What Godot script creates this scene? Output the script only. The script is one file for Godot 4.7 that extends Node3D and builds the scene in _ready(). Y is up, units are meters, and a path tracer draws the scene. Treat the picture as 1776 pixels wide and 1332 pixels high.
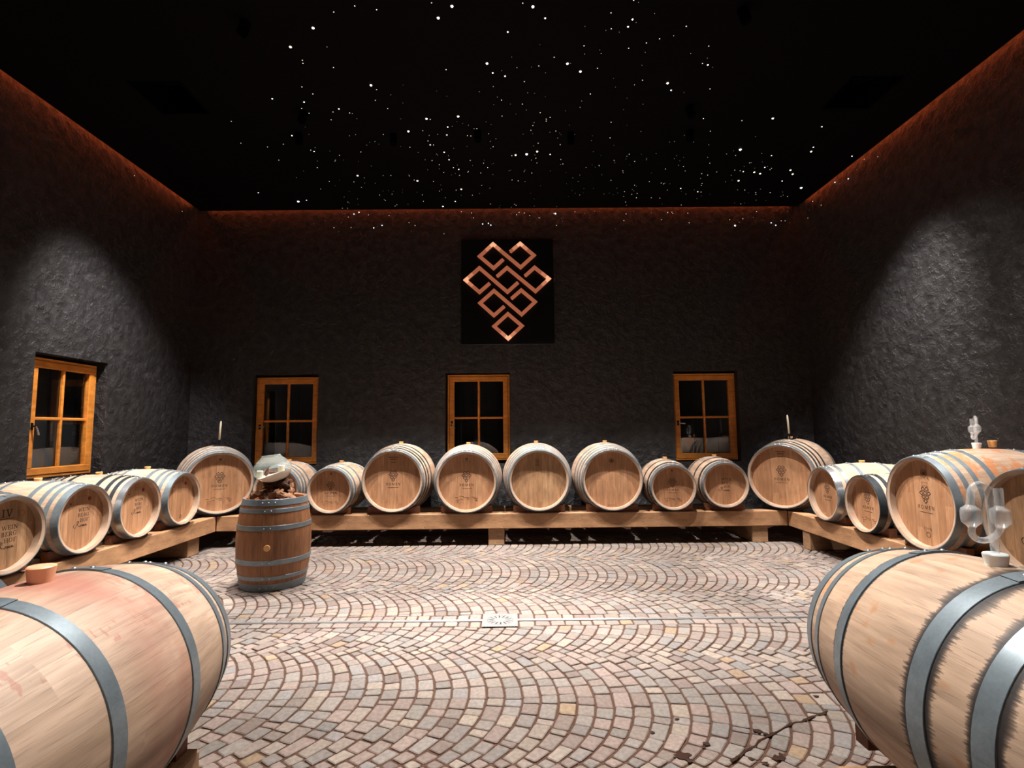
extends Node3D
# A wine cellar: barrels on timber benches round a cobbled floor, dark plaster walls, a black ceiling with fibre-optic stars.

const XL := -4.93     # left wall
const XR := 4.66      # right wall
const ZB := -7.95     # back wall
const ZN := 2.4       # wall behind the camera
const YC := 4.95      # underside of the suspended ceiling
const YT := 5.30      # underside of the slab above
const ZD := -4.112    # floor drain

const LAMP_ENERGY := 11.0
const WALL_LAMP_ENERGY := 30.0
const EXPOSURE := 1.0

var rng := RandomNumberGenerator.new()
var taken := {}
var M := {}

func _ready():
	# ---- camera
	var cam := Camera3D.new()
	cam.name = "camera"
	cam.keep_aspect = Camera3D.KEEP_HEIGHT
	cam.fov = rad_to_deg(2.0 * atan(666.0 / 895.0))
	cam.near = 0.05
	cam.far = 60.0
	cam.position = Vector3(0, 1.45, 0)
	cam.basis = Basis(Vector3.UP, -0.004) * Basis(Vector3.RIGHT, 0.0902) * Basis(Vector3.BACK, -0.0098)
	add_child(cam)
	cam.current = true
	# ---- environment: night outside, no daylight
	var env := Environment.new()
	env.background_mode = Environment.BG_COLOR
	env.background_color = Color(0.002, 0.0025, 0.004)
	env.tonemap_mode = Environment.TONE_MAPPER_LINEAR
	env.tonemap_exposure = EXPOSURE
	env.sdfgi_enabled = true
	env.ssao_enabled = true
	env.ssil_enabled = true
	var we := WorldEnvironment.new()
	we.name = "environment"
	we.environment = env
	add_child(we)
	rng.seed = 11
	materials()
	lamps()
	room()
	floor_of_cobbles()
	drain()
	benches()
	barrels()
	emblem()
	windows()
	standing_barrel()
	candles()
	airlocks()

# ------------------------------------------------------------------ naming
func numbered(called: String) -> String:
	var n: int = taken.get(called, 0)
	taken[called] = n + 1
	return called if n == 0 else "%s_%03d" % [called, n]

func tag(o: Node, label := "", category := "", group := "", kind := ""):
	if label: o.set_meta("label", label)
	if category: o.set_meta("category", category)
	if group: o.set_meta("group", group)
	if kind: o.set_meta("kind", kind)
	return o

func base(called: String, at: Vector3, turn := 0.0) -> Node3D:
	var o := Node3D.new()
	o.name = numbered(called)
	add_child(o)
	o.position = at
	o.rotation.y = turn
	return o

func put(called: String, mesh: Mesh, skin: Material, parent: Node = null) -> MeshInstance3D:
	var o := MeshInstance3D.new()
	o.mesh = mesh
	o.material_override = skin
	o.cast_shadow = GeometryInstance3D.SHADOW_CASTING_SETTING_ON
	if parent == null or parent == self:
		o.name = numbered(called)
		add_child(o)
	else:
		o.name = called
		parent.add_child(o, true)
	return o

# ------------------------------------------------------------------ mesh helpers
func mb() -> SurfaceTool:
	var st := SurfaceTool.new()
	st.begin(Mesh.PRIMITIVE_TRIANGLES)
	return st

func v(st: SurfaceTool, p: Vector3, n: Vector3, uv := Vector2.ZERO):
	st.set_normal(n)
	st.set_uv(uv)
	st.add_vertex(p)

# flat triangle facing away from centre c
func tri(st: SurfaceTool, a: Vector3, b: Vector3, c: Vector3, away: Vector3):
	var n := (c - a).cross(b - a)
	if n.length_squared() < 1e-18: return
	n = n.normalized()
	if n.dot((a + b + c) / 3.0 - away) < 0:
		n = -n
		v(st, a, n); v(st, c, n); v(st, b, n)
	else:
		v(st, a, n); v(st, b, n); v(st, c, n)

func quad(st: SurfaceTool, a: Vector3, b: Vector3, c: Vector3, d: Vector3, away: Vector3):
	tri(st, a, b, c, away)
	tri(st, a, c, d, away)

# smooth quad with given normals, front side where the normals point
func squad(st: SurfaceTool, p: Array, n: Array, uv: Array):
	var f: Vector3 = (p[2] - p[0]).cross(p[1] - p[0]) + (p[3] - p[0]).cross(p[2] - p[0])
	var order := [0, 1, 2, 0, 2, 3] if f.dot(n[0] + n[2]) >= 0 else [0, 2, 1, 0, 3, 2]
	for i in order: v(st, p[i], n[i], uv[i])

# chamfered box
func box(st: SurfaceTool, c: Vector3, s: Vector3, b := 0.004, turn := Basis()):
	var h := s * 0.5
	b = minf(b, minf(h.x, minf(h.y, h.z)) * 0.9)
	var P := func(x: float, y: float, z: float, ax: int) -> Vector3:
		var q := Vector3(x * (h.x - (0.0 if ax == 0 else b)), y * (h.y - (0.0 if ax == 1 else b)), z * (h.z - (0.0 if ax == 2 else b)))
		return c + turn * q
	for s1 in [-1.0, 1.0]:
		quad(st, P.call(s1, -1, -1, 0), P.call(s1, 1, -1, 0), P.call(s1, 1, 1, 0), P.call(s1, -1, 1, 0), c)
		quad(st, P.call(-1, s1, -1, 1), P.call(1, s1, -1, 1), P.call(1, s1, 1, 1), P.call(-1, s1, 1, 1), c)
		quad(st, P.call(-1, -1, s1, 2), P.call(1, -1, s1, 2), P.call(1, 1, s1, 2), P.call(-1, 1, s1, 2), c)
		for s2 in [-1.0, 1.0]:
			quad(st, P.call(s1, s2, -1, 0), P.call(s1, s2, 1, 0), P.call(s1, s2, 1, 1), P.call(s1, s2, -1, 1), c)
			quad(st, P.call(s1, -1, s2, 0), P.call(s1, 1, s2, 0), P.call(s1, 1, s2, 2), P.call(s1, -1, s2, 2), c)
			quad(st, P.call(-1, s1, s2, 1), P.call(1, s1, s2, 1), P.call(1, s1, s2, 2), P.call(-1, s1, s2, 2), c)
			for s3 in [-1.0, 1.0]:
				tri(st, P.call(s1, s2, s3, 0), P.call(s1, s2, s3, 1), P.call(s1, s2, s3, 2), c)

func box_mesh(s: Vector3, b := 0.004) -> ArrayMesh:
	var st := mb()
	box(st, Vector3.ZERO, s, b)
	return st.commit()

# turned shape round the y axis (or any frame); profile = (radius, height) pairs from bottom to top on the outside
func lathe(st: SurfaceTool, prof: Array, n := 24, smooth := true, frame := Transform3D()):
	var nn := []
	for i in prof.size() - 1:
		var d: Vector2 = prof[i + 1] - prof[i]
		nn.append(Vector2(d.y, -d.x).normalized())
	for i in prof.size() - 1:
		var a: Vector2 = prof[i]
		var b: Vector2 = prof[i + 1]
		var na: Vector2 = nn[i]
		var nb: Vector2 = nn[i]
		if smooth:
			if i > 0: na = (nn[i - 1] + nn[i]).normalized()
			if i < nn.size() - 1: nb = (nn[i] + nn[i + 1]).normalized()
		for k in n:
			var t0 := TAU * k / n
			var t1 := TAU * (k + 1) / n
			var R := func(q: Vector2, t: float) -> Vector3: return frame * Vector3(q.x * cos(t), q.y, q.x * sin(t))
			var N := func(q: Vector2, t: float) -> Vector3: return (frame.basis * Vector3(q.x * cos(t), q.y, q.x * sin(t))).normalized()
			var u0 := float(k) / n
			var u1 := float(k + 1) / n
			squad(st, [R.call(a, t0), R.call(b, t0), R.call(b, t1), R.call(a, t1)], [N.call(na, t0), N.call(nb, t0), N.call(nb, t1), N.call(na, t1)],
				[Vector2(u0, a.y), Vector2(u0, b.y), Vector2(u1, b.y), Vector2(u1, a.y)])

# swept tube through points with a radius at each
func tube(st: SurfaceTool, pts: Array, rad: Array, n := 10, caps := true, lumpy := 0.0):
	var up := Vector3(0.31, 0.87, 0.38).normalized()
	var rings := []
	for i in pts.size():
		var a: Vector3 = pts[maxi(i - 1, 0)]
		var b: Vector3 = pts[mini(i + 1, pts.size() - 1)]
		var d := (b - a).normalized()
		var x := up.cross(d)
		if x.length() < 0.05: x = Vector3(1, 0.1, 0).cross(d)
		x = x.normalized()
		var y := d.cross(x).normalized()
		up = y
		var ring := []
		for k in n:
			var t := TAU * k / n
			var r: float = rad[i] if rad.size() > 1 else rad[0]
			if lumpy > 0.0: r *= 1.0 + lumpy * (sin(k * 2.1 + i * 1.3) * 0.5 + rng.randf_range(-0.5, 0.5))
			ring.append([pts[i] + (x * cos(t) + y * sin(t)) * r, (x * cos(t) + y * sin(t))])
		rings.append(ring)
	for i in pts.size() - 1:
		for k in n:
			var k1 := (k + 1) % n
			var A: Array = rings[i][k]
			var B: Array = rings[i + 1][k]
			var Cc: Array = rings[i + 1][k1]
			var D: Array = rings[i][k1]
			squad(st, [A[0], B[0], Cc[0], D[0]], [A[1], B[1], Cc[1], D[1]], [Vector2(0, i), Vector2(0, i + 1), Vector2(1, i + 1), Vector2(1, i)])
	if caps:
		for e in [0, pts.size() - 1]:
			var inward: Vector3 = pts[1] if e == 0 else pts[pts.size() - 2]
			for k in n: tri(st, pts[e], rings[e][k][0], rings[e][(k + 1) % n][0], inward)

# knotty limb: the path is resampled and every ring wanders
func gnarl(st: SurfaceTool, pts: Array, rad: Array, n: int, wild: float):
	var p := []
	var q := []
	for i in pts.size() - 1:
		for k in 4:
			var t := k / 4.0
			var r := lerpf(rad[i], rad[i + 1], t)
			p.append((pts[i] as Vector3).lerp(pts[i + 1], t) + Vector3(rng.randf_range(-1, 1), rng.randf_range(-0.5, 0.5), rng.randf_range(-1, 1)) * r * 0.28)
			q.append(r * rng.randf_range(0.62, 1.22))
	p.append(pts[-1])
	q.append(rad[-1])
	tube(st, p, q, n, true, wild)

# flat ribbon along a 2-D polyline in the xy plane, mitred, of a small thickness towards +z
func ribbon(st: SurfaceTool, pl: Array, w: float, thick: float, closed := false, z := 0.0):
	var n := pl.size()
	var L := []
	var Rr := []
	for i in n:
		var p: Vector2 = pl[i]
		var d0: Vector2
		var d1: Vector2
		if closed:
			d0 = (p - pl[(i - 1 + n) % n]).normalized()
			d1 = (pl[(i + 1) % n] - p).normalized()
		else:
			d0 = (p - pl[i - 1]).normalized() if i > 0 else (pl[1] - p).normalized()
			d1 = (pl[i + 1] - p).normalized() if i < n - 1 else d0
		var n0 := Vector2(-d0.y, d0.x)
		var n1 := Vector2(-d1.y, d1.x)
		var m := n0 + n1
		if m.length() < 0.2: m = n0
		m = m.normalized()
		var k := (w * 0.5) / maxf(0.35, m.dot(n0))
		L.append(p + m * k)
		Rr.append(p - m * k)
	var segs := n if closed else n - 1
	for i in segs:
		var j := (i + 1) % n
		var V := func(q: Vector2, h: float) -> Vector3: return Vector3(q.x, q.y, z + h)
		var mid := (V.call(L[i], 0.0) + V.call(Rr[j], 0.0)) * 0.5 as Vector3
		mid.z = z + thick * 0.5
		quad(st, V.call(L[i], thick), V.call(L[j], thick), V.call(Rr[j], thick), V.call(Rr[i], thick), mid)
		quad(st, V.call(L[i], 0), V.call(L[j], 0), V.call(L[j], thick), V.call(L[i], thick), mid)
		quad(st, V.call(Rr[i], 0), V.call(Rr[j], 0), V.call(Rr[j], thick), V.call(Rr[i], thick), mid)
		if not closed and i == 0: quad(st, V.call(L[0], 0), V.call(Rr[0], 0), V.call(Rr[0], thick), V.call(L[0], thick), mid)
		if not closed and i == segs - 1: quad(st, V.call(L[j], 0), V.call(Rr[j], 0), V.call(Rr[j], thick), V.call(L[j], thick), mid)

# slab between two faces with rectangular holes; u and w run along ax_u and ax_w, thickness along ax_t from 0 to t
func holed_slab(o: Vector3, au: Vector3, aw: Vector3, at: Vector3, su: float, sw: float, t: float, holes: Array) -> ArrayMesh:
	var st := mb()
	var us := [0.0, su]
	var ws := [0.0, sw]
	for h in holes:
		us += [h.position.x, h.end.x]
		ws += [h.position.y, h.end.y]
	us.sort(); ws.sort()
	var P := func(u: float, w: float, d: float) -> Vector3: return o + au * u + aw * w + at * d
	for i in us.size() - 1:
		for j in ws.size() - 1:
			if us[i + 1] - us[i] < 1e-5 or ws[j + 1] - ws[j] < 1e-5: continue
			var c := Vector2((us[i] + us[i + 1]) * 0.5, (ws[j] + ws[j + 1]) * 0.5)
			var open := false
			for h in holes:
				if h.has_point(c): open = true
			if open: continue
			var mid: Vector3 = P.call(c.x, c.y, t * 0.5)
			for d in [0.0, t]:
				quad(st, P.call(us[i], ws[j], d), P.call(us[i + 1], ws[j], d), P.call(us[i + 1], ws[j + 1], d), P.call(us[i], ws[j + 1], d), mid)
	var edges := [[Rect2(0, 0, su, sw), 1.0]]
	for h in holes: edges.append([h, -1.0])
	for e in edges:
		var r: Rect2 = e[0]
		var c := r.get_center()
		var mid: Vector3 = P.call(c.x, c.y, t * 0.5)
		var k := [r.position, Vector2(r.end.x, r.position.y), r.end, Vector2(r.position.x, r.end.y)]
		for i in 4:
			var a: Vector2 = k[i]
			var b: Vector2 = k[(i + 1) % 4]
			var away := mid
			if e[1] < 0:
				var m: Vector3 = P.call((a.x + b.x) * 0.5, (a.y + b.y) * 0.5, t * 0.5)
				away = m + (m - mid)
			quad(st, P.call(a.x, a.y, 0), P.call(b.x, b.y, 0), P.call(b.x, b.y, t), P.call(a.x, a.y, t), away)
	return st.commit()

# ------------------------------------------------------------------ materials
func mat(c: Color, rough := 0.7, metal := 0.0) -> StandardMaterial3D:
	var m := StandardMaterial3D.new()
	m.albedo_color = c
	m.roughness = rough
	m.metallic = metal
	return m

func noise(f: float, oct := 4, sd := 1, type := FastNoiseLite.TYPE_SIMPLEX_SMOOTH, fractal := FastNoiseLite.FRACTAL_FBM) -> FastNoiseLite:
	var n := FastNoiseLite.new()
	n.noise_type = type
	n.seed = sd
	n.frequency = f
	n.fractal_type = fractal
	n.fractal_octaves = oct
	return n

# oak: fine streaks along x with slow tone changes across and some dark pores; multiplies the base colour
func oak_texture(w: int, h: int, sd: int, pores: float, blotch: float) -> ImageTexture:
	var a := noise(0.010, 3, sd)
	var b := noise(0.050, 2, sd + 1)
	var c := noise(0.012, 3, sd + 2)
	var im := Image.create(w, h, false, Image.FORMAT_RGB8)
	for y in h:
		for x in w:
			# both axes wrap: cross-fade the last quarter onto the first
			var g := 0.90
			g += a.get_noise_2d(x * 0.35, y * 2.6) * 0.09
			var s := b.get_noise_2d(x * 0.22, y * 9.0)
			g += s * 0.06
			if s > 0.42: g -= (s - 0.42) * pores
			g += c.get_noise_2d(x * 0.5, y * 0.7) * blotch
			g = clampf(g, 0.25, 1.0)
			im.set_pixel(x, y, Color(g, g * (0.985 - (1.0 - g) * 0.08), g * (0.97 - (1.0 - g) * 0.14)))
	return ImageTexture.create_from_image(im)

func speckle_texture(n: int, sd: int, lo: float, f1: float, f2: float, k1 := 0.22, k2 := 0.16) -> ImageTexture:
	var a := noise(f1, 4, sd)
	var b := noise(f2, 2, sd + 3)
	var im := Image.create(n, n, false, Image.FORMAT_RGB8)
	for y in n:
		for x in n:
			# wrapped by blending two offsets
			var g := 0.88 + a.get_noise_2d(x, y) * k1 + b.get_noise_2d(x, y) * k2
			g = clampf(g, lo, 1.0)
			im.set_pixel(x, y, Color(g, g, g))
	return ImageTexture.create_from_image(im)

func materials():
	var oak := oak_texture(512, 512, 5, 0.9, 0.10)
	var aged := oak_texture(512, 512, 25, 1.0, 0.15)
	M.oak_tex = oak
	M.aged_tex = aged
	var tones := [Color(0.775, 0.675, 0.595), Color(0.76, 0.655, 0.565), Color(0.79, 0.695, 0.62), Color(0.745, 0.64, 0.55), Color(0.77, 0.665, 0.58)]
	M.stave = []
	for i in 5: M.stave.append(wood(tones[i], oak, Vector3(0.9, 2.2, 1), Vector3(0.17 * i, 0.23 * i, 0), 0.62))
	var heads := [Color(0.74, 0.555, 0.41), Color(0.71, 0.525, 0.38), Color(0.755, 0.575, 0.43), Color(0.695, 0.51, 0.365), Color(0.73, 0.545, 0.40)]
	M.head = []
	for i in 5: M.head.append(wood(heads[i], oak, Vector3(1.1, 2.4, 1), Vector3(0.31 * i, 0.19 * i, 0), 0.6))
	var grey := [Color(0.69, 0.535, 0.39), Color(0.665, 0.51, 0.365), Color(0.705, 0.555, 0.41), Color(0.65, 0.495, 0.355), Color(0.68, 0.525, 0.38)]
	M.head_aged = []
	for i in 5: M.head_aged.append(wood(grey[i], aged, Vector3(1.1, 2.4, 1), Vector3(0.31 * i, 0.19 * i, 0), 0.65))
	var browns := [Color(0.62, 0.425, 0.28), Color(0.58, 0.39, 0.25), Color(0.64, 0.445, 0.30), Color(0.56, 0.375, 0.24), Color(0.60, 0.41, 0.27)]
	M.old = []
	for i in 5: M.old.append(wood(browns[i], aged, Vector3(0.9, 2.2, 1), Vector3(0.17 * i, 0.23 * i, 0), 0.55))
	M.chime = wood(Color(0.90, 0.74, 0.56), oak, Vector3(1, 1, 1), Vector3.ZERO, 0.6)
	M.beam = box_wood(Color(0.72, 0.55, 0.40), aged, 1.0)
	M.beam_worn = box_wood(Color(0.66, 0.52, 0.39), aged, 1.0)
	M.chock = box_wood(Color(0.50, 0.31, 0.20), aged, 1.6)
	M.frame = box_wood(Color(0.97, 0.63, 0.27), oak, 1.4)
	M.frame.roughness = 0.4
	M.bung = mat(Color(0.87, 0.66, 0.42), 0.55)
	M.bung_silicone = mat(Color(0.93, 0.70, 0.55), 0.4)
	M.bung_silicone.subsurf_scatter_enabled = true
	M.bung_silicone.subsurf_scatter_strength = 0.3
	M.stopper = mat(Color(0.94, 0.96, 0.97), 0.35)
	M.stopper.subsurf_scatter_enabled = true
	M.stopper.subsurf_scatter_strength = 0.3
	M.burn = mat(Color(0.15, 0.08, 0.04), 0.9)
	M.burn_soft = mat(Color(0.33, 0.19, 0.10), 0.9)
	M.seal = mat(Color(0.50, 0.16, 0.08), 0.7)
	M.seal_ring = mat(Color(0.62, 0.40, 0.16), 0.7)
	# galvanised hoop steel, from dull to bright
	var zinc := speckle_texture(256, 41, 0.5, 0.02, 0.12, 0.10, 0.05)
	M.hoop = []
	for a in [[Color(0.55, 0.60, 0.63), 0.40, 0.5], [Color(0.74, 0.77, 0.79), 0.27, 0.75], [Color(0.30, 0.33, 0.35), 0.32, 0.6]]:
		var m := mat(a[0], a[1], a[2])
		m.albedo_texture = zinc
		m.uv1_triplanar = true
		m.uv1_scale = Vector3(3, 3, 3)
		M.hoop.append(m)
	M.rivet = mat(Color(0.72, 0.74, 0.75), 0.3, 0.85)
	M.iron = mat(Color(0.06, 0.06, 0.06), 0.45, 0.5)
	M.steel = mat(Color(0.66, 0.66, 0.66), 0.4, 0.7)
	M.slot = mat(Color(0.02, 0.02, 0.02), 0.8)
	# plaster
	var N := 1024
	var pn := noise(0.011, 5, 3, FastNoiseLite.TYPE_SIMPLEX, FastNoiseLite.FRACTAL_RIDGED)
	pn.domain_warp_enabled = true
	pn.domain_warp_amplitude = 60.0
	pn.domain_warp_frequency = 0.012
	var ia: Image = pn.get_seamless_image(N, N, false, false, 0.15)
	var ib: Image = noise(0.007, 3, 14).get_seamless_image(N, N, false, false, 0.15)
	var ic: Image = noise(0.06, 4, 15, FastNoiseLite.TYPE_SIMPLEX).get_seamless_image(N, N, false, false, 0.15)
	var relief := Image.create(N, N, false, Image.FORMAT_RF)
	for y in N:
		for x in N:
			var qa := ia.get_pixel(x, y).r
			var qb := ib.get_pixel(x, y).r
			var qc := ic.get_pixel(x, y).r
			var h := qb * 0.45 + qc * (0.10 + 0.16 * qb) + pow(qa, 3.0) * smoothstep(0.35, 0.65, qb) * 0.55
			relief.set_pixel(x, y, Color(h, h, h))
	var pl := ImageTexture.create_from_image(relief)
	var pc := NoiseTexture2D.new()
	pc.width = 512; pc.height = 512
	pc.seamless = true
	pc.noise = noise(0.012, 5, 8)
	var cr := Gradient.new()
	cr.set_color(0, Color(0.62, 0.61, 0.62)); cr.set_color(1, Color(1, 1, 1))
	pc.color_ramp = cr
	M.plaster = mat(Color(0.24, 0.234, 0.238), 0.55)
	M.plaster.albedo_texture = pc
	M.plaster.heightmap_enabled = true
	M.plaster.heightmap_texture = pl
	M.plaster.heightmap_scale = 2.2
	M.plaster.uv1_triplanar = true
	M.plaster.uv1_world_triplanar = true
	M.plaster.uv1_scale = Vector3(0.95, 0.95, 0.95)
	M.black = mat(Color(0.06, 0.055, 0.055), 0.7)
	M.black.metallic_specular = 0.15
	M.slab = mat(Color(0.05, 0.05, 0.05), 0.9)
	M.fitting = mat(Color(0.025, 0.025, 0.025), 0.9)
	M.fitting.metallic_specular = 0.1
	M.outside = mat(Color(0.06, 0.07, 0.085), 0.9)
	M.glass = mat(Color(0.05, 0.07, 0.08, 0.06), 0.0)
	M.glass.transparency = BaseMaterial3D.TRANSPARENCY_ALPHA
	M.airlock = mat(Color(0.95, 0.96, 0.96, 0.24), 0.1)
	M.airlock.transparency = BaseMaterial3D.TRANSPARENCY_ALPHA
	M.bowl = mat(Color(0.9, 0.97, 0.95, 0.13), 0.0)
	M.bowl.transparency = BaseMaterial3D.TRANSPARENCY_ALPHA
	M.plate = mat(Color(0.07, 0.08, 0.085), 0.35)
	M.wax = mat(Color(0.90, 0.86, 0.77), 0.5)
	M.wax.subsurf_scatter_enabled = true
	M.wax.subsurf_scatter_strength = 0.3
	M.sand = mat(Color(0.86, 0.84, 0.80), 0.95)
	M.lens = mat(Color(1, 0.95, 0.88), 0.5)
	M.lens.emission_enabled = true
	M.lens.emission = Color(1.0, 0.93, 0.82)
	M.lens.emission_energy_multiplier = 0.8
	# gravel in the joints
	var gr := speckle_texture(512, 61, 0.2, 0.06, 0.35, 0.25, 0.5)
	M.gravel = mat(Color(0.39, 0.26, 0.19), 0.95)
	M.gravel.albedo_texture = gr
	M.gravel.heightmap_enabled = true
	M.gravel.heightmap_texture = gr
	M.gravel.heightmap_scale = 1.0
	M.gravel.uv1_triplanar = true
	M.gravel.uv1_world_triplanar = true
	M.gravel.uv1_scale = Vector3(2.2, 2.2, 2.2)
	var sg := speckle_texture(512, 71, 0.5, 0.02, 0.25, 0.14, 0.16)
	M.stone = mat(Color(1, 1, 1), 0.72)
	M.stone.vertex_color_use_as_albedo = true
	M.stone.albedo_texture = sg
	M.stone.heightmap_enabled = true
	M.stone.heightmap_texture = sg
	M.stone.heightmap_scale = 0.25
	M.stone.uv1_triplanar = true
	M.stone.uv1_world_triplanar = true
	M.stone.uv1_scale = Vector3(3.1, 3.1, 3.1)

func wood(c: Color, tex: Texture2D, sc: Vector3, off: Vector3, rough: float) -> StandardMaterial3D:
	var m := mat(c, rough)
	m.albedo_texture = tex
	m.uv1_scale = sc
	m.uv1_offset = off
	m.heightmap_enabled = true
	m.heightmap_texture = tex
	m.heightmap_scale = 0.06
	return m

func box_wood(c: Color, tex: Texture2D, k: float) -> StandardMaterial3D:
	var m := mat(c, 0.7)
	m.albedo_texture = tex
	m.uv1_triplanar = true
	m.uv1_scale = Vector3(k, k, k)
	return m

# ------------------------------------------------------------------ lamps
func lamps():
	# small black cylinder spots under the ceiling, shining straight down
	var spots := [
		Vector2(-2.45, -5.78), Vector2(-1.35, -5.82), Vector2(-0.35, -5.76), Vector2(0.75, -5.82), Vector2(2.15, -5.78),
		Vector2(-2.25, -5.35), Vector2(-2.25, -4.1), Vector2(2.0, -5.3), Vector2(2.0, -4.0), Vector2(-0.75, -3.1), Vector2(0.75, -3.1),
		Vector2(-1.35, -2.45), Vector2(0.0, -2.45), Vector2(1.35, -2.45), Vector2(-0.55, -0.6), Vector2(0.55, -0.6), Vector2(-4.0, -3.7), Vector2(3.9, -3.7)]
	var above := ["left corner barrel", "standing barrel's right neighbour", "barrel under the middle window", "barrel with the round emblem", "barrel under the right window",
		"standing barrel with the bowl", "second barrel on the left bench", "floor before the right corner barrel", "barrel at the right edge", "floor left of the drain plate", "floor right of the drain plate",
		"near left foreground barrel", "nearest cobbles in the middle", "near right foreground barrel", "space behind the near left barrel", "space behind the near right barrel", "nearest barrel of the left bench", "rear of the right bench"]
	var st := mb()
	lathe(st, [Vector2(0.030, 0.055), Vector2(0.030, 0.0), Vector2(0.042, 0.0), Vector2(0.042, 0.12)], 20, false)
	var shell := st.commit()
	st = mb()
	lathe(st, [Vector2(0.0, 0.055), Vector2(0.030, 0.055)], 20, false)
	var lens := st.commit()
	for p in spots:
		var o := base("ceiling_light", Vector3(p.x, YC - 0.12, p.y))
		tag(o, "small black cylinder spotlight under the ceiling above the " + above[spots.find(p)], "spotlight", "black spotlights under the ceiling")
		put("housing", shell, M.fitting, o)
		put("lamp_lens", lens, M.lens, o)
		var k := spots.find(p)
		var wide: float = 34.0 if k < 5 else (19.0 if k < 9 else (23.0 if k < 11 else (30.0 if k == 12 else 33.0)))
		var share: float = [2.35, 2.35, 2.35, 2.35, 2.35, 2.3, 2.3, 2.3, 2.3, 1.1, 1.1, 0.28, 3.2, 0.32, 0.22, 0.24, 0.6, 0.6][k]
		spot(o, Vector3(0, 0.004, 0), Vector3.DOWN, wide, LAMP_ENERGY * share, 0.4, 0.02)
		if k >= 5 and k < 9:
			o.rotation.z = -0.30 if p.x < 0 else 0.30
			o.position.y -= 0.012
	# two square recesses with tilted spots that wash the side walls and the corner barrels
	for s in [-1.0, 1.0]:
		var cx: float = -3.52 if s < 0 else 3.72
		var o := base("recessed_light", Vector3(cx, YC, -5.12))
		tag(o, "black square recessed spotlight in the ceiling near the %s wall" % ("left" if s < 0 else "right"), "spotlight")
		var fr := mb()
		for k in 4:
			var a := k * PI / 2
			box(fr, Vector3(cos(a), 0, sin(a)) * 0.255 + Vector3(0, 0.0, 0), Vector3(0.025, 0.014, 0.535), 0.003, Basis(Vector3.UP, -a))
		put("trim_frame", fr.commit(), M.fitting, o)
		put("housing", holed_slab(Vector3(-0.25, 0.02, -0.25), Vector3.RIGHT, Vector3.BACK, Vector3.UP, 0.5, 0.5, 0.20, [Rect2(0.01, 0.01, 0.48, 0.48)]), M.fitting, o)
		var dirn := Vector3(-1.41, -3.6, -1.45).normalized() if s < 0 else Vector3(0.94, -4.9, -1.5).normalized()
		var turn := Basis(Quaternion(Vector3.DOWN, dirn))
		var can := mb()
		lathe(can, [Vector2(0.0, 0.07), Vector2(0.055, 0.07), Vector2(0.055, -0.05), Vector2(0.048, -0.05), Vector2(0.048, 0.05)], 20, false, Transform3D(turn, Vector3(0, 0.12, 0.13)))
		put("lamp_body", can.commit(), M.fitting, o)
		var le := mb()
		lathe(le, [Vector2(0.0, 0.0), Vector2(0.047, 0.0)], 20, false, Transform3D(turn, Vector3(0, 0.12, 0.13)))
		put("lamp_lens", le.commit(), M.lens, o)
		var l2 := mb()
		lathe(l2, [Vector2(0.0, 0.0), Vector2(0.03, 0.0), Vector2(0.03, 0.06), Vector2(0.0, 0.06)], 16, false, Transform3D(Basis(), Vector3(-s * 0.12, 0.143, 0.13)))
		put("lamp_lens", l2.commit(), M.lens, o)
		spot(o, Vector3(0, 0.12, 0.13) + dirn * 0.06, dirn, 25.0, WALL_LAMP_ENERGY, 1.0, 0.09)
		spot(o, Vector3(-s * 0.12, 0.135, 0.13), Vector3(s * 0.12, -1, -0.05).normalized(), 34.0, LAMP_ENERGY * 0.45, 0.9, 0.03)
	# red light strip on top of the suspended ceiling's edge
	var red := mat(Color(0.8, 0.2, 0.08), 0.5)
	red.emission_enabled = true
	red.emission = Color(1.0, 0.42, 0.20)
	red.emission_energy_multiplier = 0.12
	var runs := [[Vector3((XL + XR) / 2, 0, ZB + 0.028), 9.3, 0.0, "back"], [Vector3(XL + 0.028, 0, -2.8), 10.0, PI / 2, "left"], [Vector3(XR - 0.028, 0, -2.8), 10.0, PI / 2, "right"]]
	for r in runs:
		var o := base("light_strip", r[0] + Vector3(0, YC + 0.075, 0), r[2])
		tag(o, "hidden red light strip above the ceiling edge along the %s wall" % r[3], "light strip")
		put("light_diffuser", box_mesh(Vector3(r[1], 0.012, 0.02), 0.002), red, o)
		var L := AreaLight3D.new()
		L.name = "strip_glow"
		L.area_size = Vector2(r[1], 0.02)
		L.light_color = Color(1.0, 0.42, 0.20)
		L.light_energy = 0.65
		L.shadow_enabled = true
		L.position = Vector3(0, -0.01, 0)
		L.rotation.x = -PI / 2
		o.add_child(L)

func spot(o: Node3D, at: Vector3, dirn: Vector3, angle: float, energy: float, blend: float, size: float):
	var L := SpotLight3D.new()
	L.name = "beam"
	L.spot_angle = angle
	L.spot_angle_attenuation = blend
	L.spot_range = 14.0
	L.spot_attenuation = 2.0
	L.light_energy = energy
	L.light_color = Color(1.0, 0.975, 0.95)
	L.light_size = size
	L.shadow_enabled = true
	o.add_child(L)
	L.position = at
	L.basis = Basis(Quaternion(Vector3.FORWARD, dirn))

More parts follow.
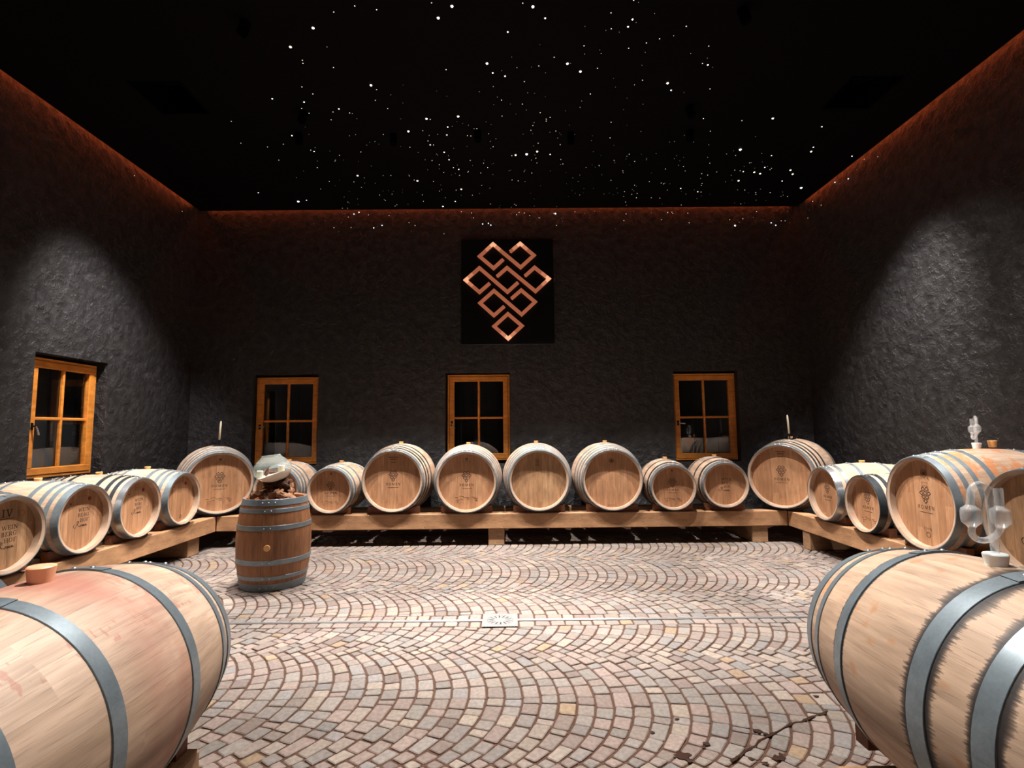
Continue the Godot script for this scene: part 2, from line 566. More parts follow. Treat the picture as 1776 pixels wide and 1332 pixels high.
# ------------------------------------------------------------------ room
func room():
	var t := 0.4
	# back wall with three window openings, left wall with one
	var bh := []
	for x in [-3.96, -1.0, 2.53]: bh.append(Rect2(x - XL, 0.95, 1.0, 1.40))
	tag(put("wall_back", holed_slab(Vector3(XL, 0, ZB), Vector3.RIGHT, Vector3.UP, Vector3.FORWARD, XR - XL, YT, t, bh), M.plaster), "dark charcoal trowelled plaster wall at the back with three windows", "wall", "", "structure")
	tag(put("wall_left", holed_slab(Vector3(XL, 0, ZB - t), Vector3.BACK, Vector3.UP, Vector3.LEFT, ZN + t - ZB + t, YT, t, [Rect2(-6.30 - (ZB - t), 0.98, 0.97, 1.34)]), M.plaster), "dark charcoal trowelled plaster wall on the left with one window", "wall", "", "structure")
	tag(put("wall_right", holed_slab(Vector3(XR, 0, ZB - t), Vector3.BACK, Vector3.UP, Vector3.RIGHT, ZN + t - ZB + t, YT, t, []), M.plaster), "dark charcoal trowelled plaster wall on the right without windows", "wall", "", "structure")
	tag(put("wall_near", holed_slab(Vector3(XL, 0, ZN), Vector3.RIGHT, Vector3.UP, Vector3.BACK, XR - XL, YT, t, []), M.plaster), "dark plaster wall behind the camera", "wall", "", "structure")
	var ce := put("ceiling", holed_slab(Vector3(XL - t, YT, ZB - t), Vector3.RIGHT, Vector3.BACK, Vector3.UP, XR - XL + 2 * t, ZN - ZB + 2 * t, 0.25, []), M.slab)
	tag(ce, "black ceiling with a suspended panel full of small star lights", "ceiling", "", "structure")
	var g := 0.07
	var x0 := XL + g
	var z0 := ZB + g
	var holes := [Rect2(-3.77 - x0, -5.37 - z0, 0.5, 0.5), Rect2(3.47 - x0, -5.37 - z0, 0.5, 0.5)]
	var panel := put("suspended_panel", holed_slab(Vector3(x0, YC, z0), Vector3.RIGHT, Vector3.BACK, Vector3.UP, XR - XL - 2 * g, ZN - ZB - 2 * g, 0.05, holes), M.black, ce)
	stars(panel, x0, z0)

func star_mesh(r: float) -> ArrayMesh:
	var st := mb()
	lathe(st, [Vector2(0.0, -r * 0.7), Vector2(r * 0.7, -r * 0.5), Vector2(r, 0.0)], 8, true)
	return st.commit()

func stars(panel: Node3D, x0: float, z0: float):
	# fibre ends that glow: the bright ones where the photograph has them, faint ones scattered between
	var sets := [[
		Vector3(-1.68, -4.19, 3), Vector3(-1.97, -4.41, 3), Vector3(-0.45, -3.97, 3), Vector3(-0.58, -4.09, 3), Vector3(-1.38, -4.94, 3), Vector3(-0.91, -5.51, 3),
		Vector3(-0.55, -5.47, 3), Vector3(-1.16, -5.75, 3), Vector3(-0.69, -5.67, 2), Vector3(-0.72, -5.83, 2), Vector3(-0.80, -6.21, 2), Vector3(-0.76, -6.39, 2),
		Vector3(-1.27, -6.95, 3), Vector3(-0.68, -7.21, 3), Vector3(-3.19, -7.57, 4), Vector3(-2.06, -6.79, 3), Vector3(-0.19, -4.64, 3), Vector3(0.10, -6.29, 3)], [
		Vector3(0.01, -4.25, 2), Vector3(-0.14, -4.77, 2), Vector3(-0.02, -4.82, 2), Vector3(-0.66, -6.64, 2), Vector3(-2.16, -5.20, 2), Vector3(-2.47, -5.14, 2),
		Vector3(-1.83, -5.32, 2), Vector3(-2.42, -6.17, 2), Vector3(-3.65, -7.27, 2), Vector3(-1.02, -7.78, 3), Vector3(-0.81, -7.61, 2), Vector3(-0.95, -6.04, 2),
		Vector3(-2.55, -5.82, 2), Vector3(-2.95, -6.06, 1), Vector3(-2.95, -6.37, 1), Vector3(-1.25, -3.96, 1), Vector3(-1.08, -4.00, 1), Vector3(-1.67, -4.68, 1)], [
		Vector3(-3.11, -5.53, 1), Vector3(-3.23, -5.97, 1), Vector3(-2.73, -6.00, 1), Vector3(-3.05, -7.53, 2), Vector3(-1.30, -5.32, 1), Vector3(-0.06, -5.47, 1),
		Vector3(-0.06, -5.19, 1), Vector3(-0.99, -5.74, 1), Vector3(-0.37, -6.74, 1), Vector3(-0.27, -6.60, 1), Vector3(-1.94, -4.62, 1), Vector3(0.22, -3.98, 3)], [
		Vector3(0.58, -4.65, 3), Vector3(0.72, -4.76, 3), Vector3(1.08, -4.12, 2), Vector3(1.06, -4.20, 2), Vector3(1.63, -4.94, 3), Vector3(1.70, -5.05, 2),
		Vector3(1.94, -4.68, 2), Vector3(3.01, -5.55, 3), Vector3(0.24, -6.27, 4), Vector3(0.37, -6.21, 3), Vector3(0.54, -6.28, 2), Vector3(2.93, -6.20, 4),
		Vector3(3.40, -6.35, 2), Vector3(3.38, -6.78, 3), Vector3(3.48, -6.82, 3), Vector3(3.27, -7.02, 3), Vector3(3.85, -6.73, 3), Vector3(3.94, -6.84, 3)], [
		Vector3(4.29, -7.25, 4), Vector3(3.86, -6.26, 3), Vector3(3.83, -6.16, 2), Vector3(3.67, -5.72, 2), Vector3(4.46, -6.38, 2), Vector3(3.90, -7.04, 2),
		Vector3(3.46, -6.65, 2), Vector3(3.22, -6.76, 2), Vector3(2.52, -7.24, 2), Vector3(2.81, -7.35, 2), Vector3(2.79, -7.15, 1), Vector3(1.82, -7.13, 1),
		Vector3(0.44, -5.57, 1), Vector3(0.33, -4.10, 2), Vector3(0.87, -5.10, 1), Vector3(1.27, -4.39, 1), Vector3(3.20, -6.53, 1), Vector3(4.24, -7.53, 1)]]
	var glow := []
	for k in 5:
		var m := mat(Color(1, 1, 1), 0.5)
		m.emission_enabled = true
		m.emission = Color(1.0, 0.95, 0.86) if k % 2 else Color(0.93, 0.96, 1.0)
		m.emission_energy_multiplier = [0.5, 1.4, 2.6, 4.0, 6.0][k]
		glow.append(m)
	var size := [0.0028, 0.0048, 0.008, 0.012, 0.016]
	var meshes := []
	for s in size: meshes.append(star_mesh(s))
	var all := []
	for a in sets:
		for q in a: all.append(q)
	var r := RandomNumberGenerator.new()
	r.seed = 77
	var clumps := [Vector3(-0.9, -6.2, 0.5), Vector3(3.3, -6.7, 0.7), Vector3(0.1, -6.0, 0.6), Vector3(1.6, -6.6, 0.8), Vector3(-1.9, -6.9, 0.5), Vector3(0.9, -4.6, 0.6), Vector3(2.5, -7.3, 0.7), Vector3(-2.7, -5.7, 0.6), Vector3(1.9, -7.4, 0.9), Vector3(-0.4, -7.4, 0.7)]
	while all.size() < 470:
		var p: Vector3
		if r.randf() < 0.55:
			var c: Vector3 = clumps[r.randi() % clumps.size()]
			p = Vector3(c.x + r.randfn() * c.z, c.y + r.randfn() * c.z * 0.8, 0)
		else:
			p = Vector3(r.randf_range(-3.6, 4.3), r.randf_range(-7.85, -3.7), 0)
		# the star field fans out from the middle towards the back
		if p.y < z0 + 0.03 or p.y > -3.3 or p.x < -3.4 + (p.y + 7.85) * 0.42 or p.x > 4.5 - (p.y + 7.85) * 0.75 + 0.0: continue
		if absf(p.x - 3.72) < 0.32 and absf(p.y + 5.12) < 0.32 or absf(p.x + 3.52) < 0.32 and absf(p.y + 5.12) < 0.32: continue
		p.z = 1 if r.randf() < 0.35 else 0
		all.append(p)
	var rest := mb()
	for i in all.size():
		var q: Vector3 = all[i]
		var at := Vector3(q.x, YC, q.y)
		if i < 300:
			var o := put("star_light", meshes[int(q.z)], glow[int(q.z)], panel)
			o.position = at
		else:
			rest.append_from(meshes[int(q.z)], 0, Transform3D(Basis(), at))
	var ro := put("star_lights", rest.commit(), glow[1], panel)
	ro.set_meta("kind", "stuff")
	# small glowing dots along the top of the walls
	var wb := [Vector3(-2.46, 4.91, 2), Vector3(-2.38, 4.94, 2), Vector3(-2.14, 4.68, 2), Vector3(-2.01, 4.72, 2), Vector3(-1.90, 4.88, 1), Vector3(-0.41, 4.73, 2), Vector3(-0.28, 4.71, 2), Vector3(-0.32, 4.74, 2),
		Vector3(0.75, 4.89, 3), Vector3(3.61, 4.67, 3), Vector3(4.26, 4.67, 2), Vector3(4.19, 4.71, 2)]
	while wb.size() < 75:
		var p := Vector3(r.randf_range(-4.6, 4.5), 4.94 - absf(r.randfn()) * 0.16, 1 if r.randf() < 0.4 else 0)
		if p.x > -3.0 or r.randf() < 0.2: wb.append(p)
	var wall := get_node("wall_back")
	for q in wb:
		var o := put("star_light", meshes[int(q.z)], glow[int(q.z)], wall)
		o.position = Vector3(q.x, q.y, ZB)
		o.rotation.x = -PI / 2
	wall = get_node("wall_right")
	for q in [Vector3(4.93, -7.05, 2), Vector3(4.84, -6.77, 2), Vector3(4.94, -6.44, 1), Vector3(4.84, -6.20, 1), Vector3(4.86, -6.95, 0), Vector3(4.75, -7.4, 1), Vector3(4.90, -7.6, 1), Vector3(4.7, -7.75, 1), Vector3(4.80, -7.7, 0), Vector3(4.88, -6.6, 0)]:
		var o := put("star_light", meshes[int(q.z)], glow[int(q.z)], wall)
		o.position = Vector3(XR, q.x, q.y)
		o.rotation.z = -PI / 2
	wall = get_node("wall_left")
	for q in [Vector3(4.85, -6.55, 1), Vector3(4.86, -7.0, 0), Vector3(4.8, -7.55, 1), Vector3(4.70, -7.7, 0)]:
		var o := put("star_light", meshes[int(q.z)], glow[int(q.z)], wall)
		o.position = Vector3(XL, q.x, q.y)
		o.rotation.z = PI / 2

# ------------------------------------------------------------------ floor
func clip_z(poly: Array, z: float, far_side: bool) -> Array:
	var out := []
	for i in poly.size():
		var a: Vector2 = poly[i]
		var b: Vector2 = poly[(i + 1) % poly.size()]
		var ia := a.y <= z if far_side else a.y >= z
		var ib := b.y <= z if far_side else b.y >= z
		if ia: out.append(a)
		if ia != ib: out.append(a.lerp(b, (z - a.y) / (b.y - a.y)))
	return out

func area(poly: Array) -> float:
	var s := 0.0
	for i in poly.size():
		var a: Vector2 = poly[i]
		var b: Vector2 = poly[(i + 1) % poly.size()]
		s += a.cross(b)
	return s * 0.5

func inset(poly: Array, g: float) -> Array:
	var n := poly.size()
	var s := 1.0 if area(poly) > 0 else -1.0
	var out := []
	for i in n:
		var p: Vector2 = poly[i]
		var d0: Vector2 = (p - poly[(i - 1 + n) % n]).normalized()
		var d1: Vector2 = (poly[(i + 1) % n] - p).normalized()
		var n0 := Vector2(-d0.y, d0.x) * s
		var n1 := Vector2(-d1.y, d1.x) * s
		var m := (n0 + n1).normalized()
		out.append(p + m * (g / maxf(0.4, m.dot(n0))))
	return out

func add_stone(st: SurfaceTool, poly: Array, r: RandomNumberGenerator, tint: Color):
	var q := inset(poly, 0.0055)
	# slightly rounded corners
	var p := []
	for i in q.size():
		var a: Vector2 = q[(i - 1 + q.size()) % q.size()]
		var b: Vector2 = q[i]
		var c: Vector2 = q[(i + 1) % q.size()]
		var k := r.randf_range(0.003, 0.009)
		p.append(b + (a - b).limit_length(minf(k, (a - b).length() * 0.3)))
		p.append(b + (c - b).limit_length(minf(k, (c - b).length() * 0.3)))
	for i in p.size(): p[i] += Vector2(r.randf_range(-0.0015, 0.0015), r.randf_range(-0.0015, 0.0015))
	var t := inset(p, 0.0038)
	var c2 := Vector2.ZERO
	for a in t: c2 += a / t.size()
	var tilt := Vector2(r.randf_range(-0.03, 0.03), r.randf_range(-0.03, 0.03))
	var h := r.randf_range(-0.003, 0.002)
	var H := func(a: Vector2, d: float) -> Vector3: return Vector3(a.x, h + d + (a - c2).dot(tilt), a.y)
	st.set_color(tint)
	var deep := Vector3(c2.x, -0.2, c2.y)
	var n := p.size()
	var top: Vector3 = H.call(c2, 0.002)
	for i in n:
		var j := (i + 1) % n
		tri(st, top, H.call(t[i], 0.0), H.call(t[j], 0.0), deep)
		quad(st, H.call(t[i], 0.0), H.call(t[j], 0.0), H.call(p[j], -0.004), H.call(p[i], -0.004), deep)
		quad(st, H.call(p[i], -0.004), H.call(p[j], -0.004), Vector3(p[j].x, -0.03, p[j].y), Vector3(p[i].x, -0.03, p[i].y), Vector3(c2.x, -0.015, c2.y))

func stone_tint(r: RandomNumberGenerator) -> Color:
	var k := r.randf()
	var c := Color(0.240, 0.190, 0.162)
	if k < 0.28: c = Color(0.224, 0.190, 0.169)
	elif k < 0.50: c = Color(0.248, 0.186, 0.159)
	elif k < 0.66: c = Color(0.272, 0.219, 0.180)
	elif k < 0.74: c = Color(0.194, 0.146, 0.126)
	elif k < 0.76: c = Color(0.282, 0.194, 0.123)
	elif k < 0.83: c = Color(0.209, 0.187, 0.175)
	var b := r.randf_range(0.82, 1.14)
	return Color(c.r * b, c.g * b, c.b * b)

func floor_of_cobbles():
	var fl := put("floor", holed_slab(Vector3(XL - 0.4, -0.008, ZB - 0.4), Vector3.RIGHT, Vector3.BACK, Vector3.DOWN, XR - XL + 0.8, ZN - ZB + 0.8, 0.3, []), M.gravel)
	tag(fl, "cobbled floor of reddish grey stones laid in curved rows with sandy joints", "floor", "", "structure")
	var r := RandomNumberGenerator.new()
	r.seed = 5
	var edges := [-7.44, -6.12, -4.80, -3.55, -2.40, -1.25, -0.1]
	var d := 0.098
	var stones := []
	for k in edges.size() - 1:
		var zf: float = edges[k]
		var zn: float = edges[k + 1]
		var w := zn - zf
		var R := w * 0.5 / sin(deg_to_rad(47.0))
		var zm := (zf + zn) * 0.5
		var N := int(round(R * deg_to_rad(94.0) / 0.106))
		var X := func(i: int, z: float) -> float:
			var e := clampf(z - zm, -w * 0.5, w * 0.5)
			return i * d + sqrt(R * R - e * e) - sqrt(R * R - w * w * 0.25)
		for i in range(-46, 46):
			var joints := []
			for j in N + 1:
				var f := deg_to_rad(-47.0 + 94.0 * j / N)
				if j > 0 and j < N: f += r.randf_range(-0.32, 0.32) * deg_to_rad(94.0) / N
				joints.append(f)
			var P := []
			var I := []
			for f in joints:
				var z: float = clampf(zm + R * sin(f), zf, zn)
				P.append(Vector2(X.call(i, z), z))
				var zi := z - d * cos(f) * sin(f) * 0.85
				I.append(Vector2(X.call(i - 1, zi), zi))
			for j in N: stones.append([P[j], P[j + 1], I[j + 1], I[j]])
			# the diamond that closes the row against the next band
			if k < edges.size() - 2:
				var a := d * 0.5 * 0.85
				stones.append([Vector2(i * d, zn), Vector2(X.call(i - 1, zn - a), zn - a), Vector2((i - 1) * d, zn), Vector2(X.call(i - 1, zn - a), zn + a)])
	# straight courses beside the drain and round its plate
	var placed := []
	var far_edge := ZD - 0.112
	var near_edge := ZD + 0.112
	for s in stones:
		var q: Array = s
		var lo := 1e9
		var hi := -1e9
		for p in q:
			lo = minf(lo, p.y); hi = maxf(hi, p.y)
		var cx: float = (s[0].x + s[2].x) * 0.5
		var m: float = 0.030 if cx > -0.30 and cx < 0.11 else 0.0
		if hi > far_edge - m and lo < near_edge + m:
			q = clip_z(s, far_edge - m, true) if (lo + hi) * 0.5 < ZD else clip_z(s, near_edge + m, false)
		if q.size() < 3 or absf(area(q)) < 0.0012: continue
		placed.append(q)
	for side in [-1.0, 1.0]:
		for way in [-1.0, 1.0]:
			var x := -0.236 if way < 0 else 0.050
			while absf(x) < 4.3:
				var x1: float = x + way * r.randf_range(0.085, 0.125)
				var za: float = ZD + side * 0.016
				var zb: float = ZD + side * (0.112 + (0.028 if absf(x + 0.093) < 0.16 else 0.0))
				placed.append([Vector2(x, za), Vector2(x1, za), Vector2(x1, zb), Vector2(x, zb)])
				x = x1
	# nearest stones in view become pieces of their own, the others one mesh
	var eye := Vector2(0, 0)
	var order := []
	for i in placed.size():
		var c := Vector2.ZERO
		for p in placed[i]: c += p / placed[i].size()
		if c.x < -3.95 or c.x > 3.75 or c.y > -0.35 or absf(c.x + 0.093) < 0.15 and absf(c.y - ZD) < 0.145: continue
		var seen := c.y < -2.32 and c.x > c.y * -1.0 * -0.60 and c.x < c.y * -1.0 * 0.62
		order.append([c.length() + (0.0 if seen else 100.0), i])
	order.sort_custom(func(a, b): return a[0] < b[0])
	var rest := mb()
	for k in order.size():
		var poly: Array = placed[order[k][1]]
		if k < 300:
			var c := Vector2.ZERO
			for p in poly: c += p / poly.size()
			var loc := []
			for p in poly: loc.append(p - c)
			var st := mb()
			add_stone(st, loc, r, stone_tint(r))
			var o := put("cobblestone", st.commit(), M.stone, fl)
			o.position = Vector3(c.x, 0, c.y)
		else:
			add_stone(rest, poly, r, stone_tint(r))
	put("cobblestones", rest.commit(), M.stone, fl).set_meta("kind", "stuff")
	wet_spots(fl)

func wet_spots(fl: Node3D):
	var wet := mat(Color(0.20, 0.13, 0.10), 0.35)
	var r := RandomNumberGenerator.new()
	r.seed = 21
	var blob := func(c: Vector2, size: float):
		var st := mb()
		var n := 12
		var ring := []
		for k in n:
			var a := TAU * k / n
			ring.append(c + Vector2(cos(a) * 1.3, sin(a)) * size * r.randf_range(0.45, 1.1))
		for k in n:
			var a: Vector2 = ring[k]
			var b: Vector2 = ring[(k + 1) % n]
			tri(st, Vector3(c.x, 0.0065, c.y), Vector3(a.x, 0.0045, a.y), Vector3(b.x, 0.0045, b.y), Vector3(c.x, -1, c.y))
		put("wet_spot", st.commit(), wet, fl)
	for a in [Vector3(0.751, -2.437, 0.032), Vector3(0.77, -2.40, 0.018), Vector3(0.893, -2.515, 0.017), Vector3(0.87, -2.50, 0.009), Vector3(1.172, -2.613, 0.022), Vector3(1.20, -2.59, 0.011), Vector3(1.045, -2.403, 0.014), Vector3(1.163, -2.407, 0.028), Vector3(1.19, -2.43, 0.014), Vector3(0.664, -2.611, 0.013), Vector3(0.821, -2.725, 0.012), Vector3(0.645, -2.852, 0.010), Vector3(1.641, -2.932, 0.014), Vector3(1.091, -2.372, 0.014)]: blob.call(Vector2(a.x, a.y), a.z)
	var st := mb()
	var pl := []
	var pts := [Vector2(0.951, -2.391), Vector2(1.127, -2.518), Vector2(1.314, -2.644), Vector2(1.455, -2.702), Vector2(1.631, -2.791)]
	for i in pts.size() - 1:
		for k in 8: pl.append((pts[i] as Vector2).lerp(pts[i + 1], k / 8.0) + Vector2(r.randf_range(-0.006, 0.006), r.randf_range(-0.006, 0.006)))
	for i in pl.size() - 1:
		var a: Vector2 = pl[i]
		var b: Vector2 = pl[i + 1]
		var d := (b - a).normalized().orthogonal() * r.randf_range(0.003, 0.008)
		quad(st, Vector3(a.x + d.x, 0.0045, a.y + d.y), Vector3(b.x + d.x, 0.0045, b.y + d.y), Vector3(b.x - d.x, 0.0045, b.y - d.y), Vector3(a.x - d.x, 0.0045, a.y - d.y), Vector3(a.x, -1, a.y))
	put("wet_trail", st.commit(), wet, fl)

func drain():
	var o := base("floor_drain", Vector3(-0.093, 0, ZD))
	tag(o, "stainless steel slot drain across the cobbles with a square slotted cover plate", "drain")
	for s in [-1.0, 1.0]:
		var len: float = 3.6
		var x: float = s * (0.135 + len / 2)
		for e in [-1.0, 1.0]:
			var rl := put("rail", box_mesh(Vector3(len, 0.03, 0.007), 0.0015), M.steel, o)
			rl.position = Vector3(x, -0.010, e * 0.0095)
		var ch := put("channel", box_mesh(Vector3(len, 0.01, 0.014), 0.001), M.slot, o)
		ch.position = Vector3(x, -0.018, 0)
	# square plate with a ring of curved slots cut through it
	var st := mb()
	var r0 := 0.042
	var r1 := 0.100
	var steps := 8
	var edge := func(k: float, u: float, side: float) -> Vector2:
		var rr := lerpf(r0, r1, u)
		var a := TAU * k / 14.0 + 0.012 * sin(u * 2.2) / rr + side * 0.0052 * sin(PI * u) / rr
		return Vector2(cos(a), sin(a)) * rr
	var F := func(a: Vector2, b: Vector2, c: Vector2, d: Vector2):
		var top := 0.0035
		var mid := (a + b + c + d) * 0.25 as Vector2
		var V := func(q: Vector2, y: float) -> Vector3: return Vector3(q.x, y, q.y)
		quad(st, V.call(a, top), V.call(b, top), V.call(c, top), V.call(d, top), Vector3(mid.x, -1, mid.y))
		var m3 := Vector3(mid.x, 0, mid.y)
		quad(st, V.call(a, top), V.call(b, top), V.call(b, -0.001), V.call(a, -0.001), m3)
		quad(st, V.call(c, top), V.call(d, top), V.call(d, -0.001), V.call(c, -0.001), m3)
	for k in 14:
		for q in steps:
			var u0 := float(q) / steps
			var u1 := float(q + 1) / steps
			F.call(edge.call(k, u0, 1.0), edge.call(k, u1, 1.0), edge.call(k + 1, u1, -1.0), edge.call(k + 1, u0, -1.0))
		var c0: Vector2 = edge.call(k, 0.0, 0.0)
		var c1: Vector2 = edge.call(k + 1, 0.0, 0.0)
		tri(st, Vector3(0, 0.0035, 0), Vector3(c0.x, 0.0035, c0.y), Vector3(c1.x, 0.0035, c1.y), Vector3(0, -1, 0))
		for q in 4:
			var o0: Vector2 = edge.call(k + q / 4.0, 1.0, 0.0)
			var o1: Vector2 = edge.call(k + (q + 1) / 4.0, 1.0, 0.0)
			var s0 := o0 * (0.135 / maxf(absf(o0.x), absf(o0.y)))
			var s1 := o1 * (0.135 / maxf(absf(o1.x), absf(o1.y)))
			F.call(o0, s0, s1, o1)
			if absf(absf(s0.x) - 0.135) > 1e-5 != (absf(absf(s1.x) - 0.135) > 1e-5):
				F.call(s0, Vector2(signf(s0.x), signf(s0.y)) * 0.135, s1, s1)
	put("cover_plate", st.commit(), M.steel, o)
	var w := put("well", box_mesh(Vector3(0.25, 0.01, 0.25), 0.001), M.slot, o)
	w.position.y = -0.006

# ------------------------------------------------------------------ benches
func timber(called: String, at: Vector3, size: Vector3, m: Material, label: String, cat: String, group := ""):
	var o := put(called, box_mesh(size, 0.008), m)
	o.position = at
	tag(o, label, cat, group)
	return o

func benches():
	var yb := 0.306
	var hb := 0.19
	# front beams: top at 0.401
	timber("timber_beam", Vector3(-0.11, yb, -6.78), Vector3(7.28, hb, 0.16), M.beam, "long timber beam under the row of barrels at the back wall", "beam", "bench beams")
	timber("timber_beam", Vector3(-3.83, yb, -4.47), Vector3(0.16, hb, 4.46), M.beam, "timber beam under the barrels along the left wall", "beam", "bench beams")
	timber("timber_beam", Vector3(3.61, yb, -4.47), Vector3(0.16, hb, 4.46), M.beam, "timber beam under the barrels along the right wall", "beam", "bench beams")
	timber("timber_beam", Vector3(-2.35, yb, -1.76), Vector3(2.6, hb, 0.16), M.beam_worn, "timber beam end under the near left barrel in the foreground", "beam", "bench beams")
	timber("timber_beam", Vector3(2.25, yb, -1.63), Vector3(2.5, hb, 0.16), M.beam_worn, "timber beam end under the near right barrel in the foreground", "beam", "bench beams")
	# rear beams
	timber("timber_beam", Vector3(-0.11, yb - 0.03, -7.52), Vector3(6.4, hb, 0.14), M.beam_worn, "rear timber beam behind the back row of barrels", "beam", "bench beams")
	timber("timber_beam", Vector3(-4.5, yb - 0.03, -4.3), Vector3(0.14, hb, 4.2), M.beam_worn, "rear timber beam against the left wall under the barrels", "beam", "bench beams")
	timber("timber_beam", Vector3(4.3, yb - 0.03, -4.3), Vector3(0.14, hb, 4.2), M.beam_worn, "rear timber beam against the right wall under the barrels", "beam", "bench beams")
	timber("timber_beam", Vector3(-2.35, yb, -1.14), Vector3(2.6, hb, 0.14), M.beam_worn, "rear timber beam under the near left barrels", "beam", "bench beams")
	timber("timber_beam", Vector3(2.25, yb, -1.16), Vector3(2.5, hb, 0.14), M.beam_worn, "rear timber beam under the near right barrel", "beam", "bench beams")
	# sleepers
	var hs := 0.209
	for a in [[-0.192, "middle of the back bench"], [3.18, "right end of the back bench"], [-2.9, "left part of the back bench behind the standing barrel"]]:
		timber("timber_sleeper", Vector3(a[0], hs / 2, -7.18), Vector3(0.205, hs, 0.90), M.beam_worn, "short timber sleeper under the " + a[1], "sleeper", "bench sleepers")
	for a in [[-6.335, "far end of the left bench"], [-4.1, "middle of the left bench"]]:
		timber("timber_sleeper", Vector3(-4.25, hs / 2, a[0]), Vector3(0.90, hs, 0.22), M.beam_worn, "short timber sleeper under the " + a[1], "sleeper", "bench sleepers")
	for a in [[-6.33, "far end of the right bench"], [-4.1, "middle of the right bench"]]:
		timber("timber_sleeper", Vector3(3.97, hs / 2, a[0]), Vector3(0.86, hs, 0.15), M.beam_worn, "short timber sleeper under the " + a[1], "sleeper", "bench sleepers")
	timber("timber_sleeper", Vector3(-1.5, hs / 2, -1.45), Vector3(0.2, hs, 0.9), M.beam_worn, "short timber sleeper under the near left bench", "sleeper", "bench sleepers")
	timber("timber_sleeper", Vector3(1.5, hs / 2, -1.42), Vector3(0.2, hs, 0.8), M.beam_worn, "short timber sleeper under the near right bench", "sleeper", "bench sleepers")

# ------------------------------------------------------------------ barrels
var stave_cache := {}
var hoop_cache := {}
var head_cache := {}
var text_cache := {}

func bulge(t: float, rh: float, rb: float) -> float:
	return rb - (rb - rh) * pow(2.0 * t - 1.0, 2)

# one stave: outer face, chime ends, sides; barrel axis along -z from the head at z = 0, stave round angle 0 (+x)
func stave_mesh(L: float, rh: float, rb: float, n: int, idx := -1) -> ArrayMesh:
	var key := "%.3f %.3f %.3f %d %d" % [L, rh, rb, n, idx]
	if stave_cache.has(key): return stave_cache[key]
	var st := mb()
	var half := PI / n - 0.0004
	var rows := 20
	var cols := 4
	var slope := func(t: float) -> float: return 4.0 * (rb - rh) * (2.0 * t - 1.0) / L   # -dr/dt scaled
	var P := func(t: float, a: float, inn: float) -> Vector3:
		var rr: float = bulge(t, rh, rb) - inn
		return Vector3(rr * cos(a), rr * sin(a), -t * L)
	for i in rows:
		for j in cols:
			var t0 := float(i) / rows
			var t1 := float(i + 1) / rows
			var a0 := lerpf(-half, half, float(j) / cols)
			var a1 := lerpf(-half, half, float(j + 1) / cols)
			var pp := []
			var nn := []
			var uv := []
			var u2 := []
			for c in [[t0, a0], [t1, a0], [t1, a1], [t0, a1]]:
				pp.append(P.call(c[0], c[1], 0.0))
				# tiny drop of the edge normals gives each stave a soft edge
				var aa: float = c[1] * 1.10
				nn.append(Vector3(cos(aa), sin(aa), -slope.call(c[0])).normalized())
				uv.append(Vector2(c[0] * L, c[1] * rb + (0.31 * idx if idx >= 0 else 0.0)))
				u2.append(Vector2((maxi(idx, 0) + 0.5 + c[1] / (2.0 * half) * 0.98) / n, c[0]))
			var f: Vector3 = (pp[2] - pp[0]).cross(pp[1] - pp[0])
			for m in ([0, 1, 2, 0, 2, 3] if f.dot(nn[0]) >= 0 else [0, 2, 1, 0, 3, 2]):
				st.set_uv2(u2[m])
				v(st, pp[m], nn[m], uv[m])
	st.set_uv2(Vector2(0.001, 0.5))
	var th := 0.026
	for e in [0.0, 1.0]:
		for j in cols:
			var a0 := lerpf(-half, half, float(j) / cols)
			var a1 := lerpf(-half, half, float(j + 1) / cols)
			var s := 1.0 if e == 0.0 else -1.0
			var inn := Vector3(0, 0, -s * 0.010)
			var deep := Vector3(0, 0, -s * 0.085)
			var mid: Vector3 = P.call(0.5, 0.0, 0.1)
			quad(st, P.call(e, a0, 0.0), P.call(e, a1, 0.0), P.call(e, a1, th) + inn, P.call(e, a0, th) + inn, mid)
			var am := (a0 + a1) * 0.5
			quad(st, P.call(e, a0, th) + inn, P.call(e, a1, th) + inn, P.call(e, a1, th - 0.002) + deep, P.call(e, a0, th - 0.002) + deep, P.call(e, am, 0.0) * 1.5)
	for sd in [-half, half]:
		for i in 6:
			var t0 := i / 6.0
			var t1 := (i + 1) / 6.0
			var in0 := Vector3(0, 0, -0.010) if i == 0 else Vector3.ZERO
			var in1 := Vector3(0, 0, 0.010) if i == 5 else Vector3.ZERO
			quad(st, P.call(t0, sd, 0.0005), P.call(t1, sd, 0.0005), P.call(t1, sd, th) + in1, P.call(t0, sd, th) + in0, P.call((t0 + t1) * 0.5, 0.0, 0.013))
	var m := st.commit()
	stave_cache[key] = m
	return m

